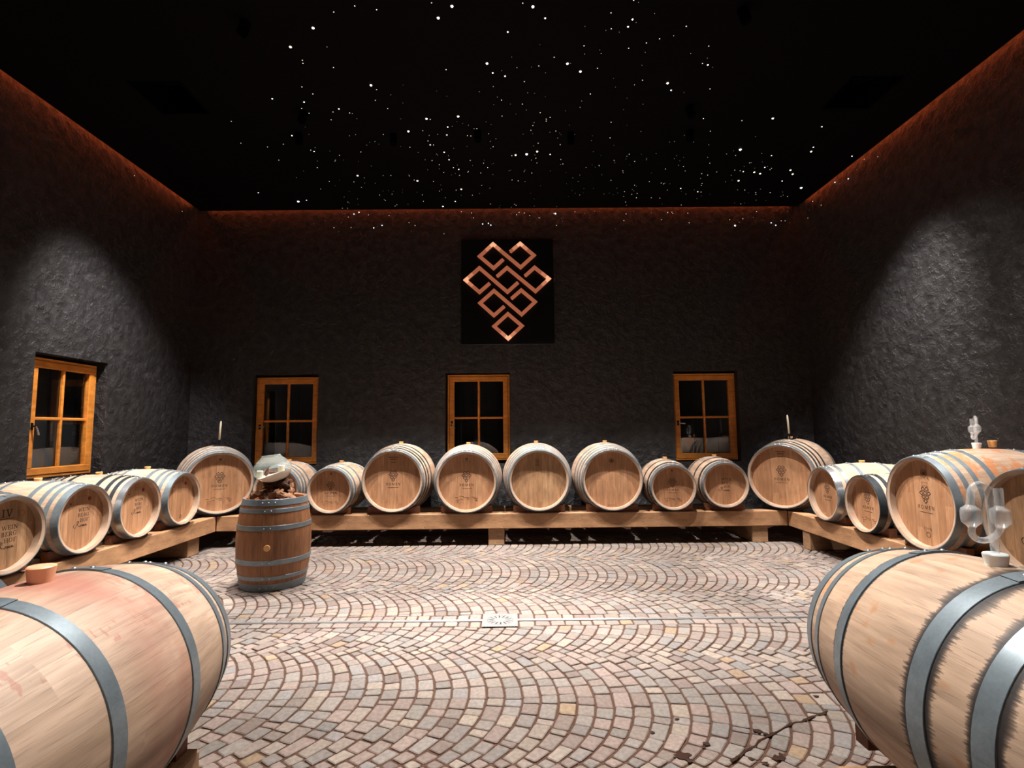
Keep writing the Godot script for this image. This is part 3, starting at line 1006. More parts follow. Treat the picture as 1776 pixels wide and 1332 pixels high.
func hoop_mesh(L: float, rh: float, rb: float, za: float, zb: float) -> ArrayMesh:
	var key := "%.3f %.3f %.3f %.4f %.4f" % [L, rh, rb, za, zb]
	if hoop_cache.has(key): return hoop_cache[key]
	var st := mb()
	var prof := []
	var g := 0.0038
	var ra := bulge(za / L, rh, rb)
	var rc := bulge(zb / L, rh, rb)
	var rm := bulge((za + zb) * 0.5 / L, rh, rb)
	var fr := Transform3D(Basis(Vector3.RIGHT, -PI / 2), Vector3.ZERO)   # y of the profile becomes -z
	lathe(st, [Vector2(ra - 0.004, za), Vector2(ra + g * 0.6, za), Vector2(ra + g, za + 0.001)], 72, false, fr)
	lathe(st, [Vector2(ra + g, za + 0.001), Vector2(rm + g, (za + zb) * 0.5), Vector2(rc + g, zb - 0.001)], 72, true, fr)
	lathe(st, [Vector2(rc + g, zb - 0.001), Vector2(rc + g * 0.6, zb), Vector2(rc - 0.004, zb)], 72, false, fr)
	# lap joint: the band's end lies over its start near the top
	var a0 := PI / 2 - 0.02
	for k in 8:
		var u0 := a0 - 0.20 + 0.40 * k / 8.0
		var u1 := a0 - 0.20 + 0.40 * (k + 1) / 8.0
		var Q := func(u: float, z: float, dr: float) -> Vector3:
			var rr: float = bulge(z / L, rh, rb) + g + dr
			return Vector3(rr * cos(u), rr * sin(u), -z)
		var mid: Vector3 = Q.call((u0 + u1) * 0.5, (za + zb) * 0.5, -0.01)
		quad(st, Q.call(u0, za + 0.001, 0.0022), Q.call(u1, za + 0.001, 0.0022), Q.call(u1, zb - 0.001, 0.0022), Q.call(u0, zb - 0.001, 0.0022), mid)
		quad(st, Q.call(u0, za + 0.001, 0.0), Q.call(u1, za + 0.001, 0.0), Q.call(u1, za + 0.001, 0.0022), Q.call(u0, za + 0.001, 0.0022), mid)
		quad(st, Q.call(u0, zb - 0.001, 0.0), Q.call(u1, zb - 0.001, 0.0), Q.call(u1, zb - 0.001, 0.0022), Q.call(u0, zb - 0.001, 0.0022), mid)
	var m := st.commit()
	hoop_cache[key] = m
	return m

func rivet_mesh() -> ArrayMesh:
	if hoop_cache.has("rivet"): return hoop_cache["rivet"]
	var st := mb()
	lathe(st, [Vector2(0.0075, 0.0), Vector2(0.0065, 0.003), Vector2(0.0035, 0.005), Vector2(0.0, 0.0055)], 10, true)
	var m := st.commit()
	hoop_cache["rivet"] = m
	return m

func rivets(hp: Node3D, L: float, rh: float, rb: float, za: float, zb: float, count: int):
	var z := (za + zb) * 0.5
	var rr := bulge(z / L, rh, rb) + 0.005
	for k in count:
		var a := PI / 2 - 0.02 + (k - (count - 1) * 0.5) * (0.055 / rr)
		var up := Vector3(cos(a), sin(a), 0)
		put("rivet", rivet_mesh(), M.rivet, hp).transform = Transform3D(Basis(Quaternion(Vector3.UP, up)), up * rr + Vector3(0, 0, -z))

# boards of a head: strips of a disc, vertical, at z = -0.045
func head_boards(r: float, n: int) -> Array:
	var key := "%.3f %d" % [r, n]
	if head_cache.has(key): return head_cache[key]
	var out := []
	var w := 2.0 * r / n
	for i in n:
		var x0 := -r + i * w + 0.0004
		var x1 := -r + (i + 1) * w - 0.0004
		var pts := []
		var steps := 10
		for k in steps + 1:
			var x := lerpf(x0, x1, float(k) / steps)
			pts.append(Vector2(x, sqrt(maxf(r * r - x * x, 0.0))))
		var st := mb()
		var zf := -0.064
		var zb := -0.080
		var mid := Vector3((x0 + x1) * 0.5, 0, (zf + zb) * 0.5)
		for k in steps:
			var a: Vector2 = pts[k]
			var b: Vector2 = pts[k + 1]
			# front face with a fine bevel along the joints
			var ba := 0.0012 if k == 0 else 0.0
			var bb := 0.0012 if k == steps - 1 else 0.0
			var face := [Vector3(a.x, a.y, zf - ba), Vector3(b.x, b.y, zf - bb), Vector3(b.x, -b.y, zf - bb), Vector3(a.x, -a.y, zf - ba)]
			var nrm := Vector3(0, 0, 1)
			squad(st, face, [nrm, nrm, nrm, nrm], [Vector2(a.y, a.x), Vector2(b.y, b.x), Vector2(-b.y, b.x), Vector2(-a.y, a.x)])
			quad(st, Vector3(a.x, a.y, zb), Vector3(b.x, b.y, zb), Vector3(b.x, -b.y, zb), Vector3(a.x, -a.y, zb), mid)
			for s in [1.0, -1.0]:
				quad(st, Vector3(a.x, s * a.y, zf), Vector3(b.x, s * b.y, zf), Vector3(b.x, s * b.y, zb), Vector3(a.x, s * a.y, zb), mid)
		for x in [x0, x1]:
			var y := sqrt(maxf(r * r - x * x, 0.0))
			quad(st, Vector3(x, y, zf - 0.0012), Vector3(x, -y, zf - 0.0012), Vector3(x, -y, zb), Vector3(x, y, zb), mid)
		out.append(st.commit())
	head_cache[key] = out
	return out

# spec: at = centre of the head's outer rim, yaw, L, rh, rb, hoops (pairs from the head), steel, brand, bung, label, short
func make_barrel(s: Dictionary) -> Node3D:
	var L: float = s.get("L", 0.94)
	var rh: float = s.rh
	var rb: float = s.rb
	var n: int = s.get("n", 26)
	var yaw: float = deg_to_rad(s.yaw)
	var turn := Basis(Vector3.UP, yaw)
	var foot: Vector3 = s.at + turn * Vector3(0, -rb, -L / 2)
	var o := base("wine_barrel", foot, yaw)
	tag(o, s.label, "barrel", "barrels lying on the timber benches")
	var lift := Transform3D(Basis(), Vector3(0, rb, L / 2))
	var seed_: int = s.get("seed", 1)
	var r := RandomNumberGenerator.new()
	r.seed = seed_ * 97 + 3
	var woods: Array = s.get("woods", M.stave)
	var unique: bool = s.has("woods_stained")
	for k in n:
		var m: Material = s.woods_stained[r.randi() % s.woods_stained.size()] if unique else woods[r.randi() % woods.size()]
		var sv := put("stave", stave_mesh(L, rh, rb, n, k if unique else -1), m, o)
		sv.transform = lift * Transform3D(Basis(Vector3.BACK, TAU * (k + 0.5) / n), Vector3.ZERO)
	var hw: Array = s.get("heads", M.head)
	var nb: int = s.get("boards", 7)
	var boards := head_boards(rh - 0.0225, nb)
	for k in nb:
		put("head_board", boards[k], hw[r.randi() % hw.size()], o).transform = lift
	var bk := mb()
	lathe(bk, [Vector2(0.0, 0.0), Vector2(rh - 0.0225, 0.0)], 40, false, Transform3D(Basis(Vector3.RIGHT, -PI / 2), Vector3(0, 0, -L + 0.045)))
	put("rear_head", bk.commit(), hw[0], o).transform = lift
	var steel: Array = s.get("steel", [0, 0, 0, 0])
	var hoops: Array = s.hoops
	for i in hoops.size():
		for far in ([0, 1] if not s.get("one_sided", false) else [0]):
			var za: float = hoops[i].x
			var zb: float = hoops[i].y
			if far == 1:
				var t := za
				za = L - zb
				zb = L - t
			var hp := put("hoop", hoop_mesh(L, rh, rb, za, zb), M.hoop[steel[i % steel.size()]], o)
			hp.transform = lift
			rivets(hp, L, rh, rb, za, zb, 3 if i == 0 else 2)
	# bung
	if s.get("bung", 1) > 0:
		var silicone: bool = s.bung == 2 if s.has("bung") else false
		var b := mb()
		var rr := 0.030 if not silicone else 0.033
		var hh := 0.026 if not silicone else 0.042
		lathe(b, [Vector2(rr * 0.78, -0.02), Vector2(rr * 0.85, 0.0), Vector2(rr, hh - 0.003), Vector2(rr - 0.003, hh), Vector2(0.0, hh)], 20, false)
		var bo := put("bung", b.commit(), M.bung_silicone if silicone else M.bung, o)
		bo.transform = lift * Transform3D(Basis(), Vector3(0, rb, -s.get("bung_at", L / 2)))
	brand(o, lift, s)
	# saddle-shaped chock on the beam under the front of the barrel
	if s.has("chock"):
		var d := 0.13
		var rad := bulge(d / L, rh, rb) + 0.002
		var wide: float = s.chock
		var st := mb()
		var up := 12
		var floor_y: float = 0.4015 - (s.at.y - rb)        # beam top seen from the barrel's foot
		for k in up:
			var x0 := lerpf(-wide, wide, float(k) / up)
			var x1 := lerpf(-wide, wide, float(k + 1) / up)
			var cap: float = 0.09
			var y0 := minf(floor_y + cap, rb - sqrt(maxf(rad * rad - x0 * x0, 0.0)))
			var y1 := minf(floor_y + cap, rb - sqrt(maxf(rad * rad - x1 * x1, 0.0)))
			y0 = maxf(y0, floor_y + 0.002); y1 = maxf(y1, floor_y + 0.002)
			var z := 0.03
			var mid := Vector3((x0 + x1) * 0.5, floor_y + 0.001, 0)
			for e in [-z, z]: quad(st, Vector3(x0, floor_y, e), Vector3(x1, floor_y, e), Vector3(x1, y1, e), Vector3(x0, y0, e), mid)
			quad(st, Vector3(x0, y0, -z), Vector3(x1, y1, -z), Vector3(x1, y1, z), Vector3(x0, y0, z), mid)
			quad(st, Vector3(x0, floor_y, -z), Vector3(x1, floor_y, -z), Vector3(x1, floor_y, z), Vector3(x0, floor_y, z), mid)
			if k == 0: quad(st, Vector3(x0, floor_y, -z), Vector3(x0, floor_y, z), Vector3(x0, y0, z), Vector3(x0, y0, -z), mid)
			if k == up - 1: quad(st, Vector3(x1, floor_y, -z), Vector3(x1, floor_y, z), Vector3(x1, y1, z), Vector3(x1, y1, -z), mid)
		var c := put("barrel_chock", st.commit(), M.chock)
		c.position = foot + turn * Vector3(0, 0, L / 2 - d)
		c.rotation.y = yaw
		tag(c, "brown wooden chock under the " + s.short, "chock", "wooden chocks under the barrels")
	return o

func text_mesh(t: String, cap: float, serif := false, spread := 0) -> TextMesh:
	var key := "%s %.4f %s %d" % [t, cap, serif, spread]
	if text_cache.has(key): return text_cache[key]
	var f := SystemFont.new()
	f.font_names = PackedStringArray(["Droid Serif" if serif else "Droid Sans"])
	var fv := FontVariation.new()
	fv.base_font = f
	fv.spacing_glyph = spread
	var m := TextMesh.new()
	m.text = t
	m.font = fv
	m.font_size = 48
	m.pixel_size = cap / (48 * 0.714)
	m.depth = 0.0008
	m.curve_step = 2.0
	text_cache[key] = m
	return m

# the grape made of linked squares, about 1 wide and 1.16 high, centred
func knot() -> Array:
	var k := 1.0 / 940.0
	var P := func(a: Array) -> Array:
		var out := []
		for i in range(0, a.size(), 2): out.append(Vector2((a[i] - 617.0) * k, (670.0 - a[i + 1]) * k))
		return out
	return [P.call([575, 328, 468, 424, 315, 292, 463, 160, 765, 417, 912, 286, 762, 157, 652, 245]), P.call([425, 588, 312, 685, 160, 553, 312, 420, 618, 685, 735, 582]),
		P.call([505, 515, 615, 420, 925, 680, 1073, 547, 918, 420, 812, 512]), P.call([582, 840, 468, 938, 318, 803, 470, 670, 770, 930, 918, 795, 768, 667, 660, 758]),
		P.call([620, 922, 772, 1053, 622, 1190, 470, 1055])]

func logo_mesh(w: float) -> ArrayMesh:
	var key := "logo %.3f" % w
	if text_cache.has(key): return text_cache[key]
	var st := mb()
	var ks := knot()
	for i in ks.size():
		var pl := []
		for q in ks[i]: pl.append(q * w)
		ribbon(st, pl, w * 0.045, 0.0008, i == 4)
	var m := st.commit()
	text_cache[key] = m
	return m

func curve2(pts: Array, k: float) -> Array:
	var c := Curve2D.new()
	for i in pts.size():
		var a: Vector2 = pts[maxi(i - 1, 0)]
		var b: Vector2 = pts[mini(i + 1, pts.size() - 1)]
		var t := (b - a) * k / 6.0
		c.add_point(pts[i] * k, -t, t)
	c.bake_interval = maxf(0.0015, k * 0.08)
	var out := []
	for p in c.get_baked_points():
		if out.is_empty() or (p - out[-1]).length() > k * 0.03: out.append(p)
	return out

func swash_mesh(k: float) -> ArrayMesh:
	var key := "swash %.3f" % k
	if text_cache.has(key): return text_cache[key]
	var st := mb()
	for a in [
		[Vector2(-1.9, -0.1), Vector2(-1.6, 0.3), Vector2(-1.2, 0.15), Vector2(-1.3, -0.25), Vector2(-1.75, -0.4)],
		[Vector2(-1.45, 0.2), Vector2(-1.7, -0.5), Vector2(-2.1, -1.15), Vector2(-2.5, -1.05), Vector2(-2.6, -0.6), Vector2(-2.2, -0.35)],
		[Vector2(-1.6, -0.38), Vector2(-1.25, -0.85), Vector2(-0.8, -1.05)],
		[Vector2(-0.6, -0.75), Vector2(-0.75, -1.0), Vector2(-0.5, -1.05), Vector2(-0.42, -0.75), Vector2(-0.6, -0.72), Vector2(-0.2, -0.7), Vector2(-0.2, -1.05), Vector2(-0.05, -0.7), Vector2(0.05, -1.05), Vector2(0.2, -0.7), Vector2(0.3, -1.05),
			Vector2(0.5, -0.8), Vector2(0.42, -0.68), Vector2(0.42, -1.0), Vector2(0.65, -1.0), Vector2(0.75, -0.68), Vector2(0.8, -1.05), Vector2(0.95, -0.7), Vector2(1.05, -1.05), Vector2(1.35, -0.9)]]:
		ribbon(st, curve2(a, k), k * 0.075, 0.0008)
	var m := st.commit()
	text_cache[key] = m
	return m

# burnt notes along the bottom of a head: too small to read in the photograph, kept as strokes
func notes_mesh(w: float) -> ArrayMesh:
	var key := "notes %.3f" % w
	if text_cache.has(key): return text_cache[key]
	var st := mb()
	var rr := RandomNumberGenerator.new()
	rr.seed = 4
	for a in [[-0.5, -0.36, 0.05], [-0.44, -0.3, -0.06], [-0.30, -0.12, 0.10], [-0.26, -0.16, -0.02], [-0.10, 0.12, 0.06], [0.0, 0.10, 0.0], [0.22, 0.40, 0.08], [0.28, 0.48, 0.02], [-0.42, -0.34, -0.14], [0.36, 0.46, -0.06]]:
		var pl := []
		for i in 6: pl.append(Vector2(lerpf(a[0], a[1], i / 5.0), a[2] - (a[0] + 0.3) * 0.03 + rr.randf_range(-0.014, 0.014)) * w)
		ribbon(st, pl, w * 0.016, 0.0007)
	var m := st.commit()
	text_cache[key] = m
	return m

func ring_mesh(r0: float, r1: float) -> ArrayMesh:
	var key := "ring %.4f %.4f" % [r0, r1]
	if text_cache.has(key): return text_cache[key]
	var st := mb()
	lathe(st, [Vector2(r1, 0.0), Vector2(r1, 0.0008), Vector2(r0, 0.0008)], 28, false, Transform3D(Basis(Vector3.RIGHT, PI / 2), Vector3.ZERO))
	var m := st.commit()
	text_cache[key] = m
	return m

func brand(o: Node3D, lift: Transform3D, s: Dictionary):
	var b: String = s.get("brand", "")
	var z := -0.0638
	var k: float = s.rh / 0.385       # layout scale
	var mark := func(called: String, mesh: Mesh, at: Vector2, m: Material):
		var c := put(called, mesh, m, o)
		c.transform = lift * Transform3D(Basis(), Vector3(at.x, at.y, z))
		if called == "burnt_notes" or called == "script_lettering": c.set_meta("kind", "stuff")
	if b.begins_with("grape"):
		var q: float = s.get("brand_size", 1.0)
		mark.call("grape_mark", logo_mesh(0.125 * q), Vector2(0, 0.062 * q), M.burn)
		mark.call("lettering", text_mesh("ROMEN", 0.031 * q, false, 9), Vector2(0, -0.042 * q), M.burn)
		var st := mb()
		ribbon(st, [Vector2(-0.07 * q, 0), Vector2(0.07 * q, 0)], 0.004, 0.0006)
		mark.call("underline", st.commit(), Vector2(0, -0.085 * q), M.burn_soft)
	if b.find("notes") >= 0: mark.call("burnt_notes", notes_mesh(0.30 * k), Vector2(0, -0.22 * k), M.burn_soft)
	if b.find("crown") >= 0:
		var st := mb()
		ribbon(st, [Vector2(-0.014, 0.012), Vector2(-0.010, -0.012), Vector2(0.010, -0.012), Vector2(0.014, 0.012), Vector2(0.005, 0.0), Vector2(0, 0.014), Vector2(-0.005, 0.0)], 0.005, 0.0008, true)
		mark.call("cooper_mark", st.commit(), Vector2(0, 0.29 * k), M.burn)
		mark.call("burnt_notes", notes_mesh(0.10 * k), Vector2(0, 0.255 * k), M.burn)
	if b.find("bars") >= 0:
		for a in [[0.30, 0.055], [0.275, 0.04], [0.235, 0.03]]:
			var st := mb()
			ribbon(st, [Vector2(-a[1], 0), Vector2(a[1], 0)], 0.008, 0.0007)
			mark.call("burnt_notes", st.commit(), Vector2(0, a[0] * k), M.burn_soft)
	if b.find("emblem") >= 0:
		mark.call("round_mark", ring_mesh(0.026, 0.032), Vector2(0, 0.245 * k), M.burn_soft)
		mark.call("round_mark", ring_mesh(0.0, 0.017), Vector2(0, 0.245 * k), M.burn_soft)
		if b.find("year") >= 0:
			mark.call("burnt_notes", notes_mesh(0.13), Vector2(0, 0.20), M.burn)
			mark.call("burnt_notes", notes_mesh(0.07), Vector2(0, 0.165), M.burn_soft)
			mark.call("burnt_notes", notes_mesh(0.08), Vector2(0, 0.137), M.burn)
			mark.call("burnt_notes", notes_mesh(0.09), Vector2(0, -0.22), M.burn_soft)
			mark.call("burnt_notes", ring_mesh(0.018, 0.022), Vector2(0.004, -0.27), M.burn_soft)
		else:
			mark.call("burnt_notes", notes_mesh(0.05), Vector2(0, 0.19 * k), M.burn)
			mark.call("burnt_notes", notes_mesh(0.10), Vector2(-0.02, -0.33 * k), M.burn)
	if b.find("faint") >= 0:
		for a in [0.26, 0.245, 0.22, 0.20, 0.185]:
			var st := mb()
			ribbon(st, [Vector2(-0.028, 0), Vector2(0.028, 0)], 0.004, 0.0006)
			mark.call("burnt_notes", st.commit(), Vector2(-0.02, a * k), M.burn_soft)
	if b.find("serif") >= 0:
		var q: float = s.get("brand_size", 1.0)
		var at: Vector2 = s.get("brand_at", Vector2(0.0, 0.02))
		mark.call("lettering", text_mesh("WEIN", 0.030 * q, true, 2), at + Vector2(0.012, 0.045) * q, M.burn)
		mark.call("lettering", text_mesh("BERG", 0.030 * q, true, 2), at + Vector2(0.010, 0.0) * q, M.burn)
		mark.call("lettering", text_mesh("HOF", 0.030 * q, true, 2), at + Vector2(0.022, -0.045) * q, M.burn)
		mark.call("script_lettering", swash_mesh(0.037 * q), at + Vector2(0.008, -0.060) * q, M.burn)
	if b.find("seal") >= 0:
		mark.call("wax_seal", ring_mesh(0.0, 0.019), Vector2(0.095, 0.165), M.seal)
		mark.call("burnt_notes", notes_mesh(0.09), Vector2(0.02, 0.19), M.burn_soft)
		mark.call("burnt_notes", ring_mesh(0.0, 0.008), Vector2(-0.10, 0.14), M.burn_soft)
	if b.find("drop") >= 0:
		var st := mb()
		ribbon(st, curve2([Vector2(0, 1), Vector2(-0.7, -0.3), Vector2(0, -1), Vector2(0.7, -0.3), Vector2(0, 1)], 0.022), 0.004, 0.0008)
		mark.call("drop_mark", st.commit(), Vector2(0.03, -0.20), M.burn)
	if b.find("four") >= 0:
		mark.call("lettering", text_mesh("IV", 0.055, true, 4), Vector2(0.015, 0.155), M.burn)
		mark.call("seal_ring", ring_mesh(0.016, 0.024), Vector2(0.135, 0.14), M.seal_ring)
		var st := mb()
		ribbon(st, [Vector2(-0.08, 0), Vector2(0.07, 0)], 0.004, 0.0008)
		mark.call("underline", st.commit(), Vector2(0.0, 0.115), M.burn)

func stained(kind: int) -> Array:
	# wine spilt round the bung (0), or tannin bled black along the hoops with rusty drips (1)
	var w := 1280 if kind == 1 else 512
	var h := 512
	var im := Image.create(w, h, false, Image.FORMAT_RGBA8)
	var a := noise(0.006 if kind == 1 else 0.012, 4, 90 + kind)
	var b := noise(0.09, 2, 91 + kind)
	for y in h:
		for x in w:
			var u := float(x) / w       # round the barrel; top at 0.25
			var t := float(y) / h       # along, 0 at the head
			var c := Color(0, 0, 0, 0)
			if kind == 0:
				var du := (u - 0.25)
				if du > 0.5: du -= 1.0
				var p := a.get_noise_2d(x, y)
				var near_bung := exp(-(du * du) / 0.006 - (t - 0.5) * (t - 0.5) / 0.012)
				var flow := exp(-(t - 0.50) * (t - 0.50) / 0.006) * (0.55 + 0.5 * p)
				var under := exp(-(t - 0.40) * (t - 0.40) / 0.0022) * 0.5 if absf(du) > 0.10 else 0.0
				var s := clampf(near_bung * 0.6 + flow * 0.38 + under * (0.6 + p), 0.0, 0.62)
				if b.get_noise_2d(x, y) + p * 1.5 > 0.62 and absf(du) < 0.14: s = maxf(s, 0.45)
				c = Color(0.62, 0.33, 0.28, s)
			elif kind == 2:
				var p := a.get_noise_2d(x * 1.5, y * 1.1) + b.get_noise_2d(x, y) * 0.35
				var span := smoothstep(0.0, 0.08, t) * (1.0 - smoothstep(0.52, 0.66, t))
				c = Color(0.72, 0.42, 0.19, clampf((p + 0.06) * 2.6, 0.0, 0.72) * span)
			else:
				var s := 0.0
				for e in [[0.585, -1.0, 0.030], [0.650, 1.0, 0.030], [0.245, -1.0, 0.008], [0.297, 1.0, 0.008], [0.765, -1.0, 0.02], [0.83, 1.0, 0.02]]:
					var dt: float = (t - e[0]) * e[1]
					var reach: float = e[2] * (0.35 + 0.9 * absf(b.get_noise_2d(x * 1.6, 40.0 * e[0])) + 1.3 * maxf(0.0, a.get_noise_2d(x * 1.2, 300.0 * e[0])))
					if dt > -0.006 and dt < reach: s = maxf(s, 0.97 * (1.0 - pow(maxf(dt, 0.0) / reach, 2.0) * 0.6))
				c = Color(0.07, 0.065, 0.085, s)
				var rust := a.get_noise_2d(x * 1.6, y * 1.6 + 700.0)
				if s <= 0.0 and rust > 0.40: c = Color(0.66, 0.42, 0.20, clampf((rust - 0.40) * 3.0, 0.0, 0.5))
			im.set_pixel(x, y, c)
	var tex := ImageTexture.create_from_image(im)
	var out := []
	for m in M.stave:
		var q: StandardMaterial3D = m.duplicate()
		q.detail_enabled = true
		q.detail_albedo = tex
		q.detail_uv_layer = BaseMaterial3D.DETAIL_UV_2
		q.detail_blend_mode = BaseMaterial3D.BLEND_MODE_MIX
		out.append(q)
	return out

func barrels():
	var three := [Vector2(0.0, 0.055), Vector2(0.092, 0.128), Vector2(0.262, 0.302)]
	var four := [Vector2(0.0, 0.058), Vector2(0.093, 0.128), Vector2(0.165, 0.200), Vector2(0.272, 0.312)]
	var two := [Vector2(0.0, 0.070), Vector2(0.105, 0.145), Vector2(0.29, 0.325)]
	var big := [Vector2(0.0, 0.055), Vector2(0.095, 0.130), Vector2(0.178, 0.213), Vector2(0.300, 0.340)]
	var SB := {"rh": 0.281, "rb": 0.338, "n": 26, "boards": 7}
	var LB := {"rh": 0.385, "rb": 0.465, "L": 1.08, "n": 32, "boards": 9, "hoops": big}
	var list := [
		# along the back wall, from the left corner
		[LB, {"at": Vector3(-3.70, 0.824, -6.67), "yaw": 36.0, "bung": 0, "brand": "grape crown notes", "label": "large oak barrel set diagonally in the left back corner, a candle on its top", "short": "diagonal barrel in the left back corner"}],
		[SB, {"at": Vector3(-2.99, 0.722, -6.66), "yaw": 4.0, "hoops": four, "brand": "", "chock": 0.24, "label": "small oak barrel half hidden behind the glass bowl on driftwood", "short": "small barrel hidden behind the glass bowl"}],
		[SB, {"at": Vector3(-2.312, 0.711, -6.66), "yaw": 0.0, "rb": 0.330, "hoops": three, "brand": "grape crown notes", "brand_size": 0.86, "chock": 0.25, "label": "small branded oak barrel just right of the standing barrel, left of the large barrels", "short": "small barrel right of the standing barrel"}],
		[LB, {"at": Vector3(-1.512, 0.823, -6.66), "yaw": 0.2, "steel": [1, 2, 2, 2], "brand": "grape bars", "chock": 0.33, "label": "leftmost large barrel of the straight back row, grape mark above a bare lower head", "short": "leftmost large back barrel"}],
		[LB, {"at": Vector3(-0.568, 0.804, -6.66), "yaw": 1.5, "rh": 0.381, "brand": "grape crown notes", "chock": 0.33, "steel": [1, 0, 0, 0], "label": "large barrel in front of the middle window, grape mark above burnt script at the bottom", "short": "large barrel in front of the middle window"}],
		[LB, {"at": Vector3(0.362, 0.816, -6.66), "yaw": 0.8, "rh": 0.380, "brand": "faint", "heads": M.head_aged, "chock": 0.33, "label": "large barrel right of the middle window with a weathered unbranded head", "short": "large barrel with the weathered unbranded head"}],
		[LB, {"at": Vector3(1.301, 0.811, -6.66), "yaw": -0.7, "rh": 0.379, "brand": "emblem", "chock": 0.33, "steel": [1, 0, 0, 0], "label": "large barrel with only a round emblem at the top of its blank head", "short": "barrel with the round emblem"}],
		[SB, {"at": Vector3(2.075, 0.708, -6.66), "yaw": -4.5, "hoops": two, "steel": [1, 2, 2], "brand": "grape crown notes", "brand_size": 0.86, "chock": 0.25, "label": "small branded barrel just left below the right back window, dark edged hoops", "short": "small barrel left of the right back window"}],
		[SB, {"at": Vector3(2.745, 0.733, -6.66), "yaw": -5.5, "hoops": two, "steel": [1, 2, 2], "brand": "serif", "brand_at": Vector2(0.01, 0.02), "chock": 0.25, "label": "small barrel under the right back window with three lines of serif lettering", "short": "small barrel under the right back window"}],
		[LB, {"at": Vector3(3.431, 0.837, -6.65), "yaw": -45.0, "rh": 0.397, "rb": 0.472, "steel": [1, 2, 2, 2], "brand": "grape bars", "bung_at": 0.50, "label": "large oak barrel set diagonally in the right back corner under a candle", "short": "diagonal barrel in the right back corner"}],
		# along the right wall
		[SB, {"at": Vector3(3.486, 0.714, -5.865), "yaw": -91.0, "rh": 0.288, "hoops": two, "steel": [1, 1, 0], "brand": "grape", "brand_size": 0.86, "chock": 0.25, "label": "far small barrel on the right bench with a wide bright steel end hoop", "short": "far small barrel on the right bench"}],
		[SB, {"at": Vector3(3.494, 0.689, -5.225), "yaw": -92.5, "rh": 0.276, "rb": 0.302, "hoops": two, "steel": [2, 2, 0], "brand": "grape notes", "brand_size": 0.90, "chock": 0.25, "label": "lowest small barrel on the right bench beside the large stained barrel", "short": "lowest small barrel on the right bench"}],
		[LB, {"at": Vector3(3.475, 0.806, -4.468), "yaw": -91.5, "rb": 0.452, "L": 1.13, "bung": 0, "steel": [0, 0, 0, 0], "woods_stained": stained(2), "brand": "grape emblem year", "chock": 0.33, "label": "large orange stained barrel on the right bench with a glass airlock on top", "short": "large stained barrel on the right bench"}],
		[LB, {"at": Vector3(3.49, 0.79, -3.53), "yaw": -90.0, "rh": 0.360, "rb": 0.43, "brand": "serif", "brand_size": 1.75, "brand_at": Vector2(0.02, 0.02), "heads": M.head_aged, "label": "barrel cut by the right edge of the photo behind the glass airlock, serif lettering", "short": "barrel at the right edge"}],
		# along the left wall
		[SB, {"at": Vector3(-3.709, 0.715, -3.932), "yaw": 90.0, "hoops": four, "brand": "serif four", "brand_size": 1.05, "brand_at": Vector2(0.03, 0.0), "heads": M.head_aged, "chock": 0.25, "label": "nearest barrel on the left bench, cut by the photo's left edge, marked IV", "short": "nearest barrel on the left bench"}],
		[SB, {"at": Vector3(-3.719, 0.718, -4.622), "yaw": 90.0, "rh": 0.289, "rb": 0.331, "L": 0.90, "hoops": four, "brand": "serif seal", "brand_at": Vector2(0.03, 0.03), "chock": 0.25, "label": "second barrel from the near end of the left bench, dull grey hoops and red seal", "short": "second barrel on the left bench"}],
		[SB, {"at": Vector3(-3.712, 0.718, -5.292), "yaw": 90.2, "rh": 0.289, "rb": 0.331, "L": 0.90, "hoops": four, "steel": [1, 2, 2, 2], "brand": "serif seal", "brand_size": 0.92, "brand_at": Vector2(0.03, 0.03), "chock": 0.25, "label": "third barrel on the left bench with shiny dark hoops and serif lettering", "short": "third barrel on the left bench"}],
		[SB, {"at": Vector3(-3.713, 0.716, -5.982), "yaw": 88.5, "rh": 0.285, "L": 0.90, "hoops": four, "brand": "seal drop", "chock": 0.25, "label": "far barrel on the left bench, head bare but for a small drop mark", "short": "far barrel on the left bench"}],
		# near row, seen from behind
		[SB, {"at": Vector3(-1.286, 0.704, -1.919), "yaw": 180.9, "rh": 0.277, "rb": 0.351, "L": 0.945, "n": 24, "hoops": [Vector2(0.0, 0.045), Vector2(0.072, 0.104), Vector2(0.298, 0.340)], "bung": 2, "woods_stained": stained(0), "chock": 0.2, "label": "near left foreground barrel seen from its side, wine stained with a tall silicone bung", "short": "near left foreground barrel"}],
		[SB, {"at": Vector3(1.354, 0.713, -1.938), "yaw": 180.5, "rh": 0.285, "rb": 0.352, "L": 0.925, "n": 24, "one_sided": true, "hoops": [Vector2(0.0, 0.045), Vector2(0.082, 0.110), Vector2(0.232, 0.272), Vector2(0.545, 0.597), Vector2(0.712, 0.762), Vector2(0.88, 0.925)], "bung": 0, "woods_stained": stained(1), "chock": 0.2, "label": "near right foreground barrel with black stains bleeding from its hoops and an airlock", "short": "near right foreground barrel"}],
		[SB, {"at": Vector3(-2.03, 0.712, -1.93), "yaw": 180.0, "hoops": three, "chock": 0.2, "label": "barrel mostly outside the photo at the left edge, only a grey hoop showing", "short": "barrel at the left edge"}]]
	var i := 0
	for a in list:
		var s: Dictionary = a[0].duplicate()
		s.merge(a[1], true)
		i += 1
		s.seed = i
		make_barrel(s)

